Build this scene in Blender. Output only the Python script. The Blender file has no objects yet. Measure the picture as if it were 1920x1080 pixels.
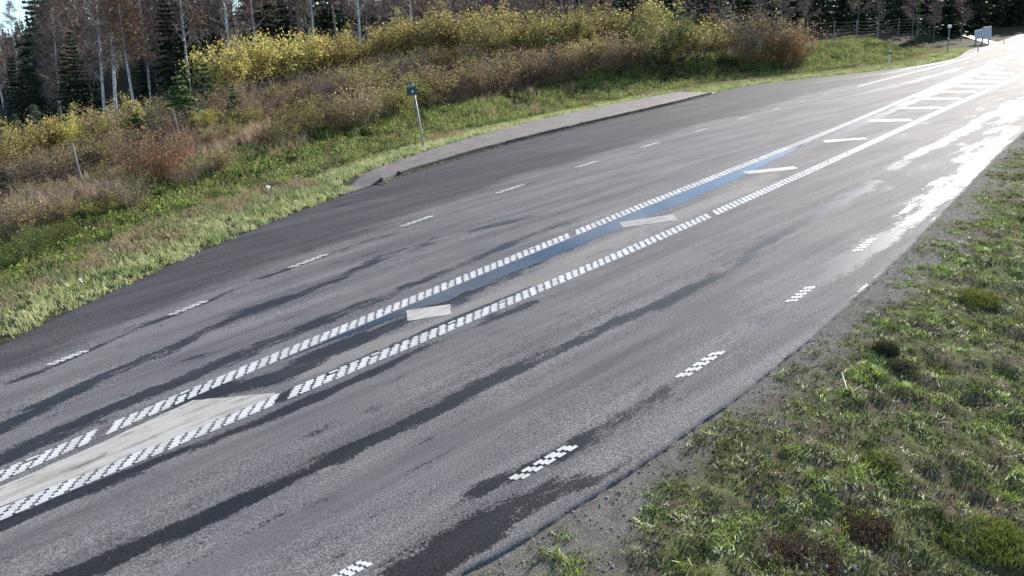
import bpy, math, random
import numpy as np
from mathutils import Vector, Matrix

# ------------------------------------------------------------------ camera, sky, sun, exposure
SC = bpy.context.scene
COL = SC.collection
FPX, PIT, ROL, YAW, CH = 1550.0, 0.3505, -0.096, 0.845, 5.4      # focal length in pixels of a 1920 wide frame, angles, height
F0 = np.array([-math.sin(YAW), math.cos(YAW), 0.0]); R0 = np.array([math.cos(YAW), math.sin(YAW), 0.0]); Z0 = np.array([0, 0, 1.0])
FW = math.cos(PIT) * F0 - math.sin(PIT) * Z0
UP = math.sin(PIT) * F0 + math.cos(PIT) * Z0
CX = math.cos(ROL) * R0 + math.sin(ROL) * UP
CY = -math.sin(ROL) * R0 + math.cos(ROL) * UP
cam = bpy.data.cameras.new('camera'); camo = bpy.data.objects.new('camera', cam); COL.objects.link(camo)
cam.sensor_width = 36.0; cam.lens = 36.0 * FPX / 1920.0; cam.clip_start = 0.1; cam.clip_end = 5000.0
M = Matrix.Identity(4)
for i in range(3):
    M[i][0] = CX[i]; M[i][1] = CY[i]; M[i][2] = -FW[i]
M[2][3] = CH
camo.matrix_world = M
SC.camera = camo

SUN_AZ, SUN_EL = math.radians(-9.0), math.radians(21.0)            # azimuth from +Y towards +X
sun_dir = Vector((math.sin(SUN_AZ) * math.cos(SUN_EL), math.cos(SUN_AZ) * math.cos(SUN_EL), math.sin(SUN_EL)))
W = bpy.data.worlds.new('World'); SC.world = W; W.use_nodes = True
nt = W.node_tree; nt.nodes.clear()
wo = nt.nodes.new('ShaderNodeOutputWorld'); wb = nt.nodes.new('ShaderNodeBackground'); ws = nt.nodes.new('ShaderNodeTexSky')
ws.sky_type = 'NISHITA'; ws.sun_disc = False; ws.sun_elevation = SUN_EL; ws.sun_rotation = SUN_AZ
ws.air_density = 1.0; ws.dust_density = 0.15; ws.ozone_density = 1.6
wb.inputs['Strength'].default_value = 0.13
# thin broken cloud over the whole sky
wtc = nt.nodes.new('ShaderNodeTexCoord'); wmap = nt.nodes.new('ShaderNodeMapping'); wmap.inputs['Scale'].default_value = (1, 1, 3.2)
wn = nt.nodes.new('ShaderNodeTexNoise'); wn.inputs['Scale'].default_value = 2.6; wn.inputs['Detail'].default_value = 8; wn.inputs['Roughness'].default_value = 0.62
wr = nt.nodes.new('ShaderNodeValToRGB'); wr.color_ramp.elements[0].position = 0.53; wr.color_ramp.elements[1].position = 0.78
wr.color_ramp.elements[1].color = (0.75, 0.75, 0.75, 1)
wm = nt.nodes.new('ShaderNodeMixRGB'); wm.inputs['Color2'].default_value = (9.0, 9.3, 10.0, 1)
wsm = nt.nodes.new('ShaderNodeMapping'); wsm.inputs['Location'].default_value = (0, 0, 0.10)
nt.links.new(wtc.outputs['Generated'], wsm.inputs['Vector']); nt.links.new(wsm.outputs['Vector'], ws.inputs['Vector'])
nt.links.new(wtc.outputs['Generated'], wmap.inputs['Vector']); nt.links.new(wmap.outputs['Vector'], wn.inputs['Vector'])
nt.links.new(wn.outputs['Fac'], wr.inputs['Fac']); nt.links.new(wr.outputs['Color'], wm.inputs['Fac'])
nt.links.new(ws.outputs['Color'], wm.inputs['Color1']); nt.links.new(wm.outputs['Color'], wb.inputs['Color'])
nt.links.new(wb.outputs['Background'], wo.inputs['Surface'])
sl = bpy.data.lights.new('sun', 'SUN'); so = bpy.data.objects.new('sun', sl); COL.objects.link(so)
sl.energy = 5.0; sl.angle = math.radians(0.55); sl.color = (1.0, 0.93, 0.83)
so.rotation_euler = sun_dir.to_track_quat('Z', 'Y').to_euler(); so.location = (0, 0, 40)
SC.view_settings.view_transform = 'Standard'; SC.view_settings.look = 'None'; SC.view_settings.gamma = 1.0
SC.view_settings.exposure = 1.0
SC.render.engine = 'CYCLES'
SC.cycles.use_denoising = True
SC.cycles.max_bounces = 5; SC.cycles.transparent_max_bounces = 6
SC.cycles.sample_clamp_indirect = 4.0

# ------------------------------------------------------------------ helpers
rnd = np.random.default_rng(7)

def obj(name, me, parent=None, loc=None, kind=None, label=None, cat=None, group=None):
    o = bpy.data.objects.new(name, me); COL.objects.link(o)
    if parent is not None: o.parent = parent
    if loc is not None: o.location = loc
    if kind: o['kind'] = kind
    if label: o['label'] = label
    if cat: o['category'] = cat
    if group: o['group'] = group
    return o

def mesh(name, V, F, mat=None, col=None, attrs=None, smooth=False):
    V = np.asarray(V, np.float32).reshape(-1, 3)
    me = bpy.data.meshes.new(name)
    if isinstance(F, np.ndarray):
        n, k = F.shape
        me.vertices.add(len(V)); me.vertices.foreach_set('co', V.ravel())
        me.loops.add(n * k); me.loops.foreach_set('vertex_index', F.astype(np.int32).ravel())
        me.polygons.add(n); me.polygons.foreach_set('loop_start', np.arange(0, n * k, k, dtype=np.int32))
        me.polygons.foreach_set('loop_total', np.full(n, k, dtype=np.int32))
        me.update(calc_edges=True)
    else:
        me.from_pydata(V.tolist(), [], F); me.update()
    if smooth: me.polygons.foreach_set('use_smooth', np.ones(len(me.polygons), bool))
    if mat: me.materials.append(mat)
    if col is not None:
        a = me.color_attributes.new('Col', 'FLOAT_COLOR', 'POINT')
        c = np.ones((len(V), 4), np.float32); c[:, :3] = col; a.data.foreach_set('color', c.ravel())
    for k, v in (attrs or {}).items():
        a = me.attributes.new(k, 'FLOAT', 'POINT'); a.data.foreach_set('value', np.asarray(v, np.float32).ravel())
    return me

def _h(ix, iy, s):
    n = (ix.astype(np.int64) * 374761393 + iy.astype(np.int64) * 668265263 + s * 1442695041) & 0x7fffffff
    n = ((n ^ (n >> 13)) * 1274126177) & 0x7fffffff
    return ((n ^ (n >> 16)) & 0xffff) / 65535.0
def vn(x, y, s=0):
    x = np.asarray(x, float); y = np.asarray(y, float)
    ix = np.floor(x); iy = np.floor(y); fx = x - ix; fy = y - iy
    fx = fx * fx * (3 - 2 * fx); fy = fy * fy * (3 - 2 * fy)
    ix = ix.astype(np.int64); iy = iy.astype(np.int64)
    a = _h(ix, iy, s); b = _h(ix + 1, iy, s); c = _h(ix, iy + 1, s); d = _h(ix + 1, iy + 1, s)
    return (a + (b - a) * fx) * (1 - fy) + (c + (d - c) * fx) * fy
def fbm(x, y, s=0, o=4):
    r = 0; w = 0.5; t = 0
    for i in range(o):
        r = r + w * vn(x, y, s + i * 17); t += w; w *= 0.5; x = x * 2.03; y = y * 2.03
    return r / t
def sst(a, b, x):
    t = np.clip((x - a) / (b - a), 0, 1); return t * t * (3 - 2 * t)

def ray(px, py):
    x = (px - 960.0) / FPX; y = (540.0 - py) / FPX
    return FW + x * CX + y * CY

# ------------------------------------------------------------------ the lie of the land
def zr(y):                                                        # the road runs level, then downhill
    y = np.asarray(y, float)
    t = (y - 17.0) / 5.0
    return -0.055 * 5.0 * np.where(t > 30, t, np.log1p(np.exp(np.minimum(t, 30))))
def on_road(p):
    d = ray(*p); s = 3.0
    for _ in range(200):
        z = CH + d[2] * s
        e = z - float(zr(d[1] * s))
        if e < 1e-4: break
        s += e / (-d[2] + 0.03)
    return np.array([d[0] * s, d[1] * s])

class Line:                                                       # a road line x(y) through ground points
    def __init__(self, pts, deg=4, extra=()):
        g = np.array([on_road(p) for p in pts] + [np.array(e) for e in extra]); g = g[np.argsort(g[:, 1])]
        self.g = g; self.y0, self.y1 = g[0, 1], g[-1, 1]; self.m = (self.y0 + self.y1) / 2; self.s = (self.y1 - self.y0) / 2
        w = 1.0 / (0.03 + 0.004 * g[:, 1].clip(0)) ** 0.5
        self.c = np.polyfit((g[:, 1] - self.m) / self.s, g[:, 0], deg, w=w); self.d = np.polyder(self.c)
    def __call__(self, y):
        y = np.asarray(y, float); yc = np.clip(y, self.y0, self.y1); u = (yc - self.m) / self.s
        sl = np.polyval(self.d, u) / self.s; sl = np.where(y > self.y1, -0.185, np.where(y < self.y0, 0.45 * sl, sl))
        return np.polyval(self.c, u) + sl * (y - yc)
LA = Line([(0, 893), (190, 812), (640, 617), (907, 507), (1067, 440), (1170, 403), (1380, 315), (1490, 272), (1620, 220), (1760, 160), (1900, 100)], 5)
LB = Line([(0, 965), (527, 745), (640, 697), (930, 577), (1067, 518), (1273, 428), (1380, 382), (1563, 300), (1680, 247), (1800, 192), (1920, 137)], 5)
NE = Line([(860, 1080), (1050, 973), (1280, 813), (1353, 758), (1580, 580), (1777, 400), (1860, 308), (1920, 237)], 5, [(float(LB(q)) + 3.9, q) for q in (46, 56, 68, 80)])
ND = Line([(655, 1067), (1022, 870), (1318, 685), (1503, 553), (1640, 445), (1740, 350)], 4, [(float(NE(q)) - 0.9, q) for q in (32, 46, 60, 78)])
FD = Line([(127, 672), (352, 577), (577, 489), (781, 414), (959, 355), (1103, 308), (1219, 272), (1313, 244), (1391, 221), (1453, 204), (1505, 190), (1550, 178)], 5, [(float(LA(q)) - e, q) for q, e in ((50, 3.5), (60, 3.1), (75, 2.9))])
FEL = Line([(0, 648), (57, 620), (187, 557), (333, 492), (500, 420), (640, 368), (731, 338)], 3)
FEM = Line([(731, 338), (806, 309), (1025, 254), (1180, 214), (1334, 177)], 3)
FER = Line([(1334, 177), (1380, 167), (1483, 149), (1667, 132), (1780, 108)], 4, [(float(LA(q)) - 3.6, q) for q in (76, 84)])
def FE(y):
    y = np.asarray(y, float); a, b = FEM.y0, FEM.y1
    return np.where(y < a, FEL(y), np.where(y < b, FEM(y), FER(y)))
YK0, YK1 = FEM.y0, FEM.y1                                         # kerb along the bus bay

def T(x, y):                                                      # ground height away from the carriageway
    x = np.asarray(x, float); y = np.asarray(y, float)
    z = zr(np.minimum(y, 110.0))
    dr = x - NE(y); dl = FE(y) - x
    zn = -0.07 - 0.03 * np.clip(dr, 0, 1) - 0.12 * np.clip(dr - 1.0, 0, 8)
    zl = -0.035 + 0.02 * np.clip(dl, 0, 2) - 0.28 * np.exp(-((dl - 6.0) / 2.2) ** 2) + 0.03 * np.clip(dl - 8, 0, 40)
    zl = zl + 1.1 * sst(3, 9, dl) * sst(34, 46, y)
    zl = zl - 9.0 * sst(36, 120, -x) * sst(40, 10, y - 0.1 * (-x - 40))
    mid = np.clip(dr / np.minimum(-(dr + dl), -0.1), 0, 1)
    return z + np.where(dr > 0, zn, np.where(dl > 0, zl, -0.07 + 0.035 * mid))
def hit(px, py, up=0.0):                                          # first point of the pixel's ray at height `up` above the ground
    d = ray(px, py); s = np.arange(4, 400, 0.1)
    e = CH + d[2] * s - T(d[0] * s, d[1] * s) - up
    i = np.argmax(e < 0) if (e < 0).any() else len(s) - 1
    return np.array([d[0] * s[i], d[1] * s[i], CH + d[2] * s[i] - up])
def depth(p): return float((np.asarray(p) - np.array([0, 0, CH])) @ FW)

# ------------------------------------------------------------------ materials
def mat_new(name):
    m = bpy.data.materials.new(name); m.use_nodes = True; t = m.node_tree
    return m, t, t.nodes['Principled BSDF'], t.nodes['Material Output']
def N(t, ty, **kw):
    n = t.nodes.new(ty)
    for k, v in kw.items():
        if k in n.inputs: n.inputs[k].default_value = v
        else: setattr(n, k, v)
    return n
def noise(t, scale, detail=4, rough=0.55, vec=None):
    n = N(t, 'ShaderNodeTexNoise'); n.inputs['Scale'].default_value = scale; n.inputs['Detail'].default_value = detail; n.inputs['Roughness'].default_value = rough
    if vec is not None: t.links.new(vec, n.inputs['Vector'])
    return n
def ramp(t, src, stops):
    r = N(t, 'ShaderNodeValToRGB'); e = r.color_ramp.elements
    while len(e) < len(stops): e.new(0.5)
    for q, (p, c) in zip(e, stops):
        q.position = p; q.color = (*c, 1) if len(c) == 3 else c
    t.links.new(src, r.inputs['Fac']); return r
def mix(t, fac, a, b, mode='MIX'):
    m = N(t, 'ShaderNodeMixRGB', blend_type=mode)
    for s, k in ((fac, 'Fac'), (a, 'Color1'), (b, 'Color2')):
        if isinstance(s, (int, float)): m.inputs[k].default_value = s if k == 'Fac' else (s, s, s, 1)
        elif isinstance(s, tuple): m.inputs[k].default_value = (*s, 1)
        else: t.links.new(s, m.inputs[k])
    return m.outputs['Color']
def maprange(t, src, a, b, c=0.0, d=1.0):
    m = N(t, 'ShaderNodeMapRange'); m.interpolation_type = 'SMOOTHSTEP'
    for i, v in zip((1, 2, 3, 4), (a, b, c, d)): m.inputs[i].default_value = v
    t.links.new(src, m.inputs[0]); return m.outputs[0]
def math_(t, op, a, b):
    m = N(t, 'ShaderNodeMath', operation=op)
    for i, s in enumerate((a, b)):
        if isinstance(s, (int, float)): m.inputs[i].default_value = s
        else: t.links.new(s, m.inputs[i])
    return m.outputs[0]
def objcoord(t, scale=(1, 1, 1)):
    c = N(t, 'ShaderNodeTexCoord'); m = N(t, 'ShaderNodeMapping'); m.inputs['Scale'].default_value = scale
    t.links.new(c.outputs['Object'], m.inputs['Vector']); return m.outputs['Vector']
def bump(t, h, strength, dist):
    b = N(t, 'ShaderNodeBump'); b.inputs['Strength'].default_value = strength; b.inputs['Distance'].default_value = dist
    t.links.new(h, b.inputs['Height']); return b.outputs['Normal']

def m_asphalt():
    m, t, p, o = mat_new('asphalt')
    v = objcoord(t); vs = objcoord(t, (1.0, 0.22, 1.0)); vl = objcoord(t, (1.0, 0.06, 1.0))
    grain = noise(t, 42, 3, 0.75, v); speck = noise(t, 105, 2, 0.6, v); big = noise(t, 0.5, 4, 0.6, v); streak = noise(t, 2.2, 4, 0.6, vl)
    dry = ramp(t, grain.outputs['Fac'], [(0.36, (0.066, 0.063, 0.066)), (0.5, (0.142, 0.136, 0.141)), (0.64, (0.262, 0.253, 0.259))]).outputs['Color']
    sp = ramp(t, speck.outputs['Fac'], [(0.35, (0.62, 0.62, 0.62)), (0.65, (1.3, 1.3, 1.3))]).outputs['Color']
    dry = mix(t, 0.8, dry, sp, 'MULTIPLY')
    track = N(t, 'ShaderNodeAttribute', attribute_name='track').outputs['Fac']   # polished wheel paths
    dry = mix(t, math_(t, 'MULTIPLY', track, 0.62), dry, (0.137, 0.131, 0.136))
    st = ramp(t, streak.outputs['Fac'], [(0.33, (0.72, 0.72, 0.74)), (0.65, (1.25, 1.24, 1.23))]).outputs['Color']
    dry = mix(t, 1.0, dry, st, 'MULTIPLY')
    bg = ramp(t, big.outputs['Fac'], [(0.3, (0.88, 0.89, 0.92)), (0.7, (1.12, 1.10, 1.06))]).outputs['Color']
    dry = mix(t, 1.0, dry, bg, 'MULTIPLY')
    sand = N(t, 'ShaderNodeAttribute', attribute_name='sand').outputs['Fac']
    dry = mix(t, maprange(t, math_(t, 'ADD', sand, math_(t, 'MULTIPLY', math_(t, 'SUBTRACT', streak.outputs['Fac'], 0.5), 1.6)), 0.3, 0.9), dry, mix(t, 0.5, dry, (0.27, 0.255, 0.23)))
    bay = N(t, 'ShaderNodeAttribute', attribute_name='bay').outputs['Fac']
    old = mix(t, bay, dry, mix(t, 1.0, dry, (0.46, 0.465, 0.48), 'MULTIPLY'))
    damp = N(t, 'ShaderNodeAttribute', attribute_name='damp').outputs['Fac']
    n1 = noise(t, 3.2, 6, 0.7, vs); n2 = noise(t, 30, 4, 0.8, v)
    f = math_(t, 'ADD', damp, math_(t, 'MULTIPLY', math_(t, 'SUBTRACT', n1.outputs['Fac'], 0.5), 3.0))
    f = math_(t, 'ADD', f, math_(t, 'MULTIPLY', math_(t, 'SUBTRACT', n2.outputs['Fac'], 0.5), 1.9))
    wet = maprange(t, f, 0.41, 0.54)
    wetc = mix(t, 1.0, old, (0.16, 0.152, 0.155), 'MULTIPLY')
    film = N(t, 'ShaderNodeAttribute', attribute_name='film').outputs['Fac']       # thin standing film: smoother than damp stone
    n3 = noise(t, 1.6, 5, 0.7, vs); n4 = noise(t, 16, 4, 0.8, v)
    ff = math_(t, 'ADD', film, math_(t, 'MULTIPLY', math_(t, 'SUBTRACT', n3.outputs['Fac'], 0.5), 2.6))
    ff = math_(t, 'ADD', ff, math_(t, 'MULTIPLY', math_(t, 'SUBTRACT', n4.outputs['Fac'], 0.5), 1.8))
    film = maprange(t, ff, 0.48, 0.60)
    both = math_(t, 'MAXIMUM', wet, film)
    t.links.new(mix(t, both, old, wetc), p.inputs['Base Color'])
    t.links.new(mix(t, film, maprange(t, wet, 0, 1, 0.78, 0.42), 0.38), p.inputs['Roughness'])
    t.links.new(mix(t, film, maprange(t, wet, 0, 1, 0.09, 0.16), 0.36), p.inputs['Specular IOR Level'])
    wet = both
    h = mix(t, 0.5, grain.outputs['Fac'], speck.outputs['Fac'])
    b = N(t, 'ShaderNodeBump'); b.inputs['Distance'].default_value = 0.006
    t.links.new(h, b.inputs['Height']); t.links.new(maprange(t, wet, 0, 1, 0.6, 0.42), b.inputs['Strength'])
    t.links.new(b.outputs['Normal'], p.inputs['Normal'])
    return m
def m_simple(name, c, rough=0.6, var=0.25, scale=12.0, metal=0.0, bmp=0.0, vec=(1, 1, 1), spec=0.5):
    m, t, p, o = mat_new(name)
    v = objcoord(t, vec); n = noise(t, scale, 5, 0.65, v); n2 = noise(t, scale * 0.13, 3, 0.5, v)
    lo = tuple(max(0, q * (1 - var)) for q in c); hi = tuple(q * (1 + var) for q in c)
    a = ramp(t, n.outputs['Fac'], [(0.3, lo), (0.7, hi)]).outputs['Color']
    a = mix(t, 1.0, a, ramp(t, n2.outputs['Fac'], [(0.3, (1 - var * .7,) * 3), (0.7, (1 + var * .5,) * 3)]).outputs['Color'], 'MULTIPLY')
    t.links.new(a, p.inputs['Base Color']); p.inputs['Roughness'].default_value = rough; p.inputs['Metallic'].default_value = metal
    p.inputs['Specular IOR Level'].default_value = spec
    if bmp: t.links.new(bump(t, n.outputs['Fac'], bmp, 0.02), p.inputs['Normal'])
    return m
def m_paint(name, c, wear):
    m, t, p, o = mat_new(name)
    v = objcoord(t); vs = objcoord(t, (1, 0.12, 1))
    n = noise(t, 30, 4, 0.7, v); s = noise(t, 7, 5, 0.65, vs); g = noise(t, 3, 3, 0.6, v)
    base = ramp(t, n.outputs['Fac'], [(0.3, tuple(q * 0.8 for q in c)), (0.7, c)]).outputs['Color']
    oi = N(t, 'ShaderNodeObjectInfo'); base = mix(t, 1.0, base, ramp(t, oi.outputs['Random'], [(0.0, (0.80, 0.79, 0.77)), (1.0, (1, 1, 1))]).outputs['Color'], 'MULTIPLY')
    dirt = ramp(t, s.outputs['Fac'], [(0.60 - wear * 0.14, (1, 1, 1)), (0.72, (0.60, 0.54, 0.47))]).outputs['Color']
    base = mix(t, 1.0, base, dirt, 'MULTIPLY')
    if wear > 0.7:                                                # seams and dark worn scars along the line of travel
        vt = objcoord(t, (1, 0.05, 1)); w1 = noise(t, 13, 4, 0.6, vt); w2 = noise(t, 2.5, 3, 0.6, v)
        k = math_(t, 'ADD', w1.outputs['Fac'], math_(t, 'MULTIPLY', math_(t, 'SUBTRACT', w2.outputs['Fac'], 0.5), 0.5))
        base = mix(t, 1.0, base, ramp(t, k, [(0.60, (1, 1, 1)), (0.635, (0.42, 0.36, 0.33)), (0.68, (0.72, 0.66, 0.60))]).outputs['Color'], 'MULTIPLY')
    base = mix(t, 1.0, base, ramp(t, g.outputs['Fac'], [(0.3, (0.9, 0.89, 0.87)), (0.7, (1, 1, 1))]).outputs['Color'], 'MULTIPLY')
    t.links.new(base, p.inputs['Base Color']); p.inputs['Roughness'].default_value = 0.42
    t.links.new(bump(t, n.outputs['Fac'], 0.25, 0.004), p.inputs['Normal'])
    return m
def m_leaf(name, trans=0.35, rough=0.6, spec=0.3):
    m, t, p, o = mat_new(name)
    a = N(t, 'ShaderNodeAttribute', attribute_name='Col')
    oi = N(t, 'ShaderNodeObjectInfo'); hs = N(t, 'ShaderNodeHueSaturation')
    t.links.new(a.outputs['Color'], hs.inputs['Color'])
    t.links.new(maprange(t, oi.outputs['Random'], 0, 1, 0.485, 0.515), hs.inputs['Hue'])
    t.links.new(maprange(t, oi.outputs['Random'], 0, 1, 0.82, 1.18), hs.inputs['Value'])
    t.links.new(hs.outputs['Color'], p.inputs['Base Color']); p.inputs['Roughness'].default_value = rough
    p.inputs['Specular IOR Level'].default_value = spec
    tr = N(t, 'ShaderNodeBsdfTranslucent'); t.links.new(hs.outputs['Color'], tr.inputs['Color'])
    ms = N(t, 'ShaderNodeMixShader'); ms.inputs[0].default_value = trans
    t.links.new(p.outputs[0], ms.inputs[1]); t.links.new(tr.outputs[0], ms.inputs[2]); t.links.new(ms.outputs[0], o.inputs['Surface'])
    return m
def m_soil():
    m, t, p, o = mat_new('ground_soil')
    a = N(t, 'ShaderNodeAttribute', attribute_name='Col'); v = objcoord(t)
    n = noise(t, 60, 4, 0.7, v); n2 = noise(t, 9, 5, 0.65, v)
    c = mix(t, 1.0, a.outputs['Color'], ramp(t, n.outputs['Fac'], [(0.32, (0.35, 0.35, 0.36)), (0.52, (0.95, 0.95, 0.95)), (0.72, (1.7, 1.68, 1.62))]).outputs['Color'], 'MULTIPLY')
    c = mix(t, 1.0, c, ramp(t, n2.outputs['Fac'], [(0.3, (0.7, 0.7, 0.7)), (0.7, (1.2, 1.2, 1.2))]).outputs['Color'], 'MULTIPLY')
    t.links.new(c, p.inputs['Base Color']); p.inputs['Roughness'].default_value = 0.95; p.inputs['Specular IOR Level'].default_value = 0.05
    t.links.new(bump(t, n.outputs['Fac'], 0.8, 0.03), p.inputs['Normal'])
    return m
def m_birch():
    m, t, p, o = mat_new('birch_bark')
    v = objcoord(t, (1, 1, 0.45)); vb = objcoord(t, (1.2, 1.2, 5.0)); n = noise(t, 5.0, 4, 0.65, v); b = noise(t, 2.2, 3, 0.6, vb)
    c = ramp(t, n.outputs['Fac'], [(0.33, (0.08, 0.07, 0.065)), (0.42, (0.66, 0.62, 0.57)), (0.7, (0.88, 0.85, 0.80))]).outputs['Color']
    c = mix(t, 1.0, c, ramp(t, b.outputs['Fac'], [(0.36, (0.22, 0.2, 0.19)), (0.47, (1, 1, 1))]).outputs['Color'], 'MULTIPLY')
    t.links.new(c, p.inputs['Base Color']); p.inputs['Roughness'].default_value = 0.7
    return m
MT = dict(
    asphalt=m_asphalt(), line=m_paint('line_paint', (0.74, 0.73, 0.71), 0.55), hatch=m_paint('hatch_paint', (0.56, 0.53, 0.48), 1.0),
    kerb=m_simple('kerb_concrete', (0.10, 0.092, 0.088), 0.85, 0.4, 14, bmp=0.4), paving=m_simple('platform_paving', (0.135, 0.115, 0.108), 0.85, 0.45, 14, bmp=0.4),
    galv=m_simple('galvanised_steel', (0.26, 0.27, 0.28), 0.55, 0.2, 8, 0.6), wood=m_simple('grey_fence_wood', (0.28, 0.255, 0.24), 0.8, 0.35, 9, vec=(6, 6, 1)),
    wire=m_simple('fence_wire', (0.16, 0.155, 0.15), 0.95, 0.15, 6, 0.0, spec=0.1), bark=m_simple('dark_bark', (0.085, 0.07, 0.06), 0.9, 0.4, 9, bmp=0.4, vec=(3, 3, 1)),
    pinebark=m_simple('pine_bark', (0.21, 0.12, 0.075), 0.9, 0.4, 9, bmp=0.4, vec=(3, 3, 1)), greybark=m_simple('grey_bark', (0.17, 0.145, 0.13), 0.85, 0.4, 8, vec=(3, 3, 1)),
    birch=m_birch(), leaf=m_leaf('leaf', 0.42, 0.65, 0.12), twig=m_leaf('twig', 0.0, 0.85, 0.2), needle=m_leaf('needle', 0.15, 0.6), blade=m_leaf('grass_blade', 0.3, 0.55, 0.35),
    soil=m_soil(), green=m_simple('green_sign_face', (0.016, 0.075, 0.055), 0.4, 0.2, 20), palegreen=m_simple('pale_green_plate', (0.12, 0.17, 0.15), 0.5, 0.2, 20),
    white=m_simple('white_plastic', (0.78, 0.78, 0.78), 0.45, 0.08, 20), black=m_simple('black_band', (0.02, 0.02, 0.022), 0.5, 0.2, 20),
    board=m_simple('pale_board', (0.80, 0.79, 0.82), 0.6, 0.06, 6), rib=m_simple('board_rib', (0.24, 0.24, 0.28), 0.5, 0.15, 6),
    stick=m_simple('bleached_stick', (0.70, 0.67, 0.60), 0.7, 0.15, 20), stone=m_simple('pale_stone', (0.30, 0.29, 0.28), 0.8, 0.35, 10, bmp=0.5),
)
def m_water():
    m, t, p, o = mat_new('puddle_water')
    v = objcoord(t); n = noise(t, 5, 2, 0.5, v)
    p.inputs['Base Color'].default_value = (0.013, 0.014, 0.017, 1); p.inputs['Roughness'].default_value = 0.03; p.inputs['IOR'].default_value = 1.40
    t.links.new(bump(t, n.outputs['Fac'], 0.03, 0.01), p.inputs['Normal'])
    return m
MT['water'] = m_water()

# ------------------------------------------------------------------ the ground
def axis(lo, hi, flo, fhi, step, grow=1.22):
    a = list(np.arange(flo, fhi, step)); q = step; v = flo
    while v > lo: q *= grow; v -= q; a.insert(0, v)
    q = step; v = a[-1]
    while v < hi: q *= grow; v += q; a.append(v)
    return np.array(a)
def grid(xs, ys):
    n, m = len(xs), len(ys); X, Y = np.meshgrid(xs, ys)
    i = np.arange((m - 1) * n).reshape(m - 1, n)[:, :-1].ravel()
    return X.ravel(), Y.ravel(), np.stack([i, i + 1, i + n + 1, i + n], 1)
gx, gy, gf = grid(axis(-1800, 1500, -60, 6, 0.5), axis(-1500, 2200, -12, 75, 0.6))
gz = T(gx, gy)
dl = FE(gy) - gx; dr = gx - NE(gy)
gz = gz + np.where(dl > 3, 0.10 * (fbm(gx * 0.6, gy * 0.6, 3) - 0.5) * np.clip((dl - 3) / 3, 0, 1), 0)
gz = gz - np.where((dr > -0.3) & (dr < 7.2) & (gy > -9) & (gy < 60), 0.22, 0)       # the near bank has its own finer sheet
nz = fbm(gx * 0.5, gy * 0.5, 5)[:, None]
gcol = np.where((dl < 4.5)[:, None], np.array([0.060, 0.062, 0.028]) + nz * 0.03, np.where((dl < 9)[:, None], np.array([0.040, 0.044, 0.020]), np.array([0.048, 0.036, 0.026]) + nz * 0.02))
gcol = np.where((dr > 0)[:, None], np.array([0.075, 0.072, 0.045]), gcol)
obj('ground', mesh('ground', np.stack([gx, gy, gz], 1), gf, MT['soil'], col=gcol, smooth=True), kind='structure')

# the near bank: gravel shoulder running into thin mossy grass
def bank_z(y, d):
    x = NE(y) + d
    return zr(y) - 0.034 - 0.045 * np.clip(d, 0, 1) - 0.12 * np.clip(d - 1.0, 0, 8) + (fbm(x * 2.2, y * 2.2, 11) - 0.5) * 0.24 * np.clip((d - 0.5) / 1.5, 0, 1) + (fbm(x * 6, y * 6, 12, 3) - 0.5) * 0.10 * np.clip((d - 0.3) / 0.9, 0.25, 1)
by, bd, bf = grid(np.concatenate([np.arange(-9, 24, 0.11), np.arange(24, 62, 0.3)]), np.concatenate([[-0.15], np.arange(0, 4.2, 0.09), np.arange(4.2, 7.6, 0.2)]))
bx = NE(by) + bd
g = fbm(bx * 1.1, by * 1.1, 21); g2 = fbm(bx * 5, by * 5, 22)
edge = -0.05 + 0.02 * np.clip(14 - by, 0, 14)                     # the gravel strip narrows with distance
gm = sst(edge, edge + 1.0, bd + (g - 0.5) * 1.8 + (g2 - 0.5) * 0.8)[:, None]
gravel = np.array([0.20, 0.19, 0.172]) * (0.8 + 0.4 * g2[:, None])
g3 = fbm(bx * 3.1, by * 3.1, 23)[:, None]; moss = (np.array([0.145, 0.16, 0.065]) * sst(0.42, 0.58, g3) + np.array([0.15, 0.125, 0.085]) * (1 - sst(0.42, 0.58, g3))) * (0.45 + 1.0 * fbm(bx * 7, by * 7, 24)[:, None])
obj('shoulder', mesh('shoulder', np.stack([bx, by, bank_z(by, bd)], 1), bf[:, ::-1], MT['soil'], col=gravel * (1 - gm) + moss * gm, smooth=True), kind='structure')

# ------------------------------------------------------------------ the road
ry = np.concatenate([np.arange(-14, -6, 0.5), np.arange(-6, 44, 0.1), np.arange(44, 150, 0.6)])
rt = np.linspace(0, 1, 150)
YY, TT = np.meshgrid(ry, rt, indexing='ij')
fe, ne = FE(YY), NE(YY)
rag = (vn(YY * 9.7, YY * 0 + 3, 31) - 0.5) * 0.03 + (vn(YY * 1.3, YY * 0 + 9, 32) - 0.5) * 0.03
XX = fe + (ne + rag * (TT > 0.999) - fe) * TT
XX = np.concatenate([XX[:, :1] - 0.02, XX, XX[:, -1:] + 0.015], 1); YY2 = np.concatenate([YY[:, :1], YY, YY[:, -1:]], 1)
ZZ = zr(YY2).copy(); ZZ[:, 0] -= 0.05; ZZ[:, -1] -= 0.11
nr, nc = XX.shape
i = (np.arange(nr - 1)[:, None] * nc + np.arange(nc - 1)[None]).ravel()
rf = np.stack([i, i + 1, i + nc + 1, i + nc], 1)
P2 = np.stack([XX.ravel(), YY2.ravel()], 1)
def pdist(P, poly):
    best = np.full(len(P), 1e9); tt = np.zeros(len(P)); L = 0
    for a, b in zip(poly[:-1], poly[1:]):
        ab = b - a; n = ab @ ab; t = np.clip(((P - a) @ ab) / n, 0, 1)
        q = P - a - t[:, None] * ab; d = np.sqrt((q * q).sum(1)); k = d < best
        best[k] = d[k]; tt[k] = L + t[k]; L += 1
    return best, tt / max(L, 1)
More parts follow.
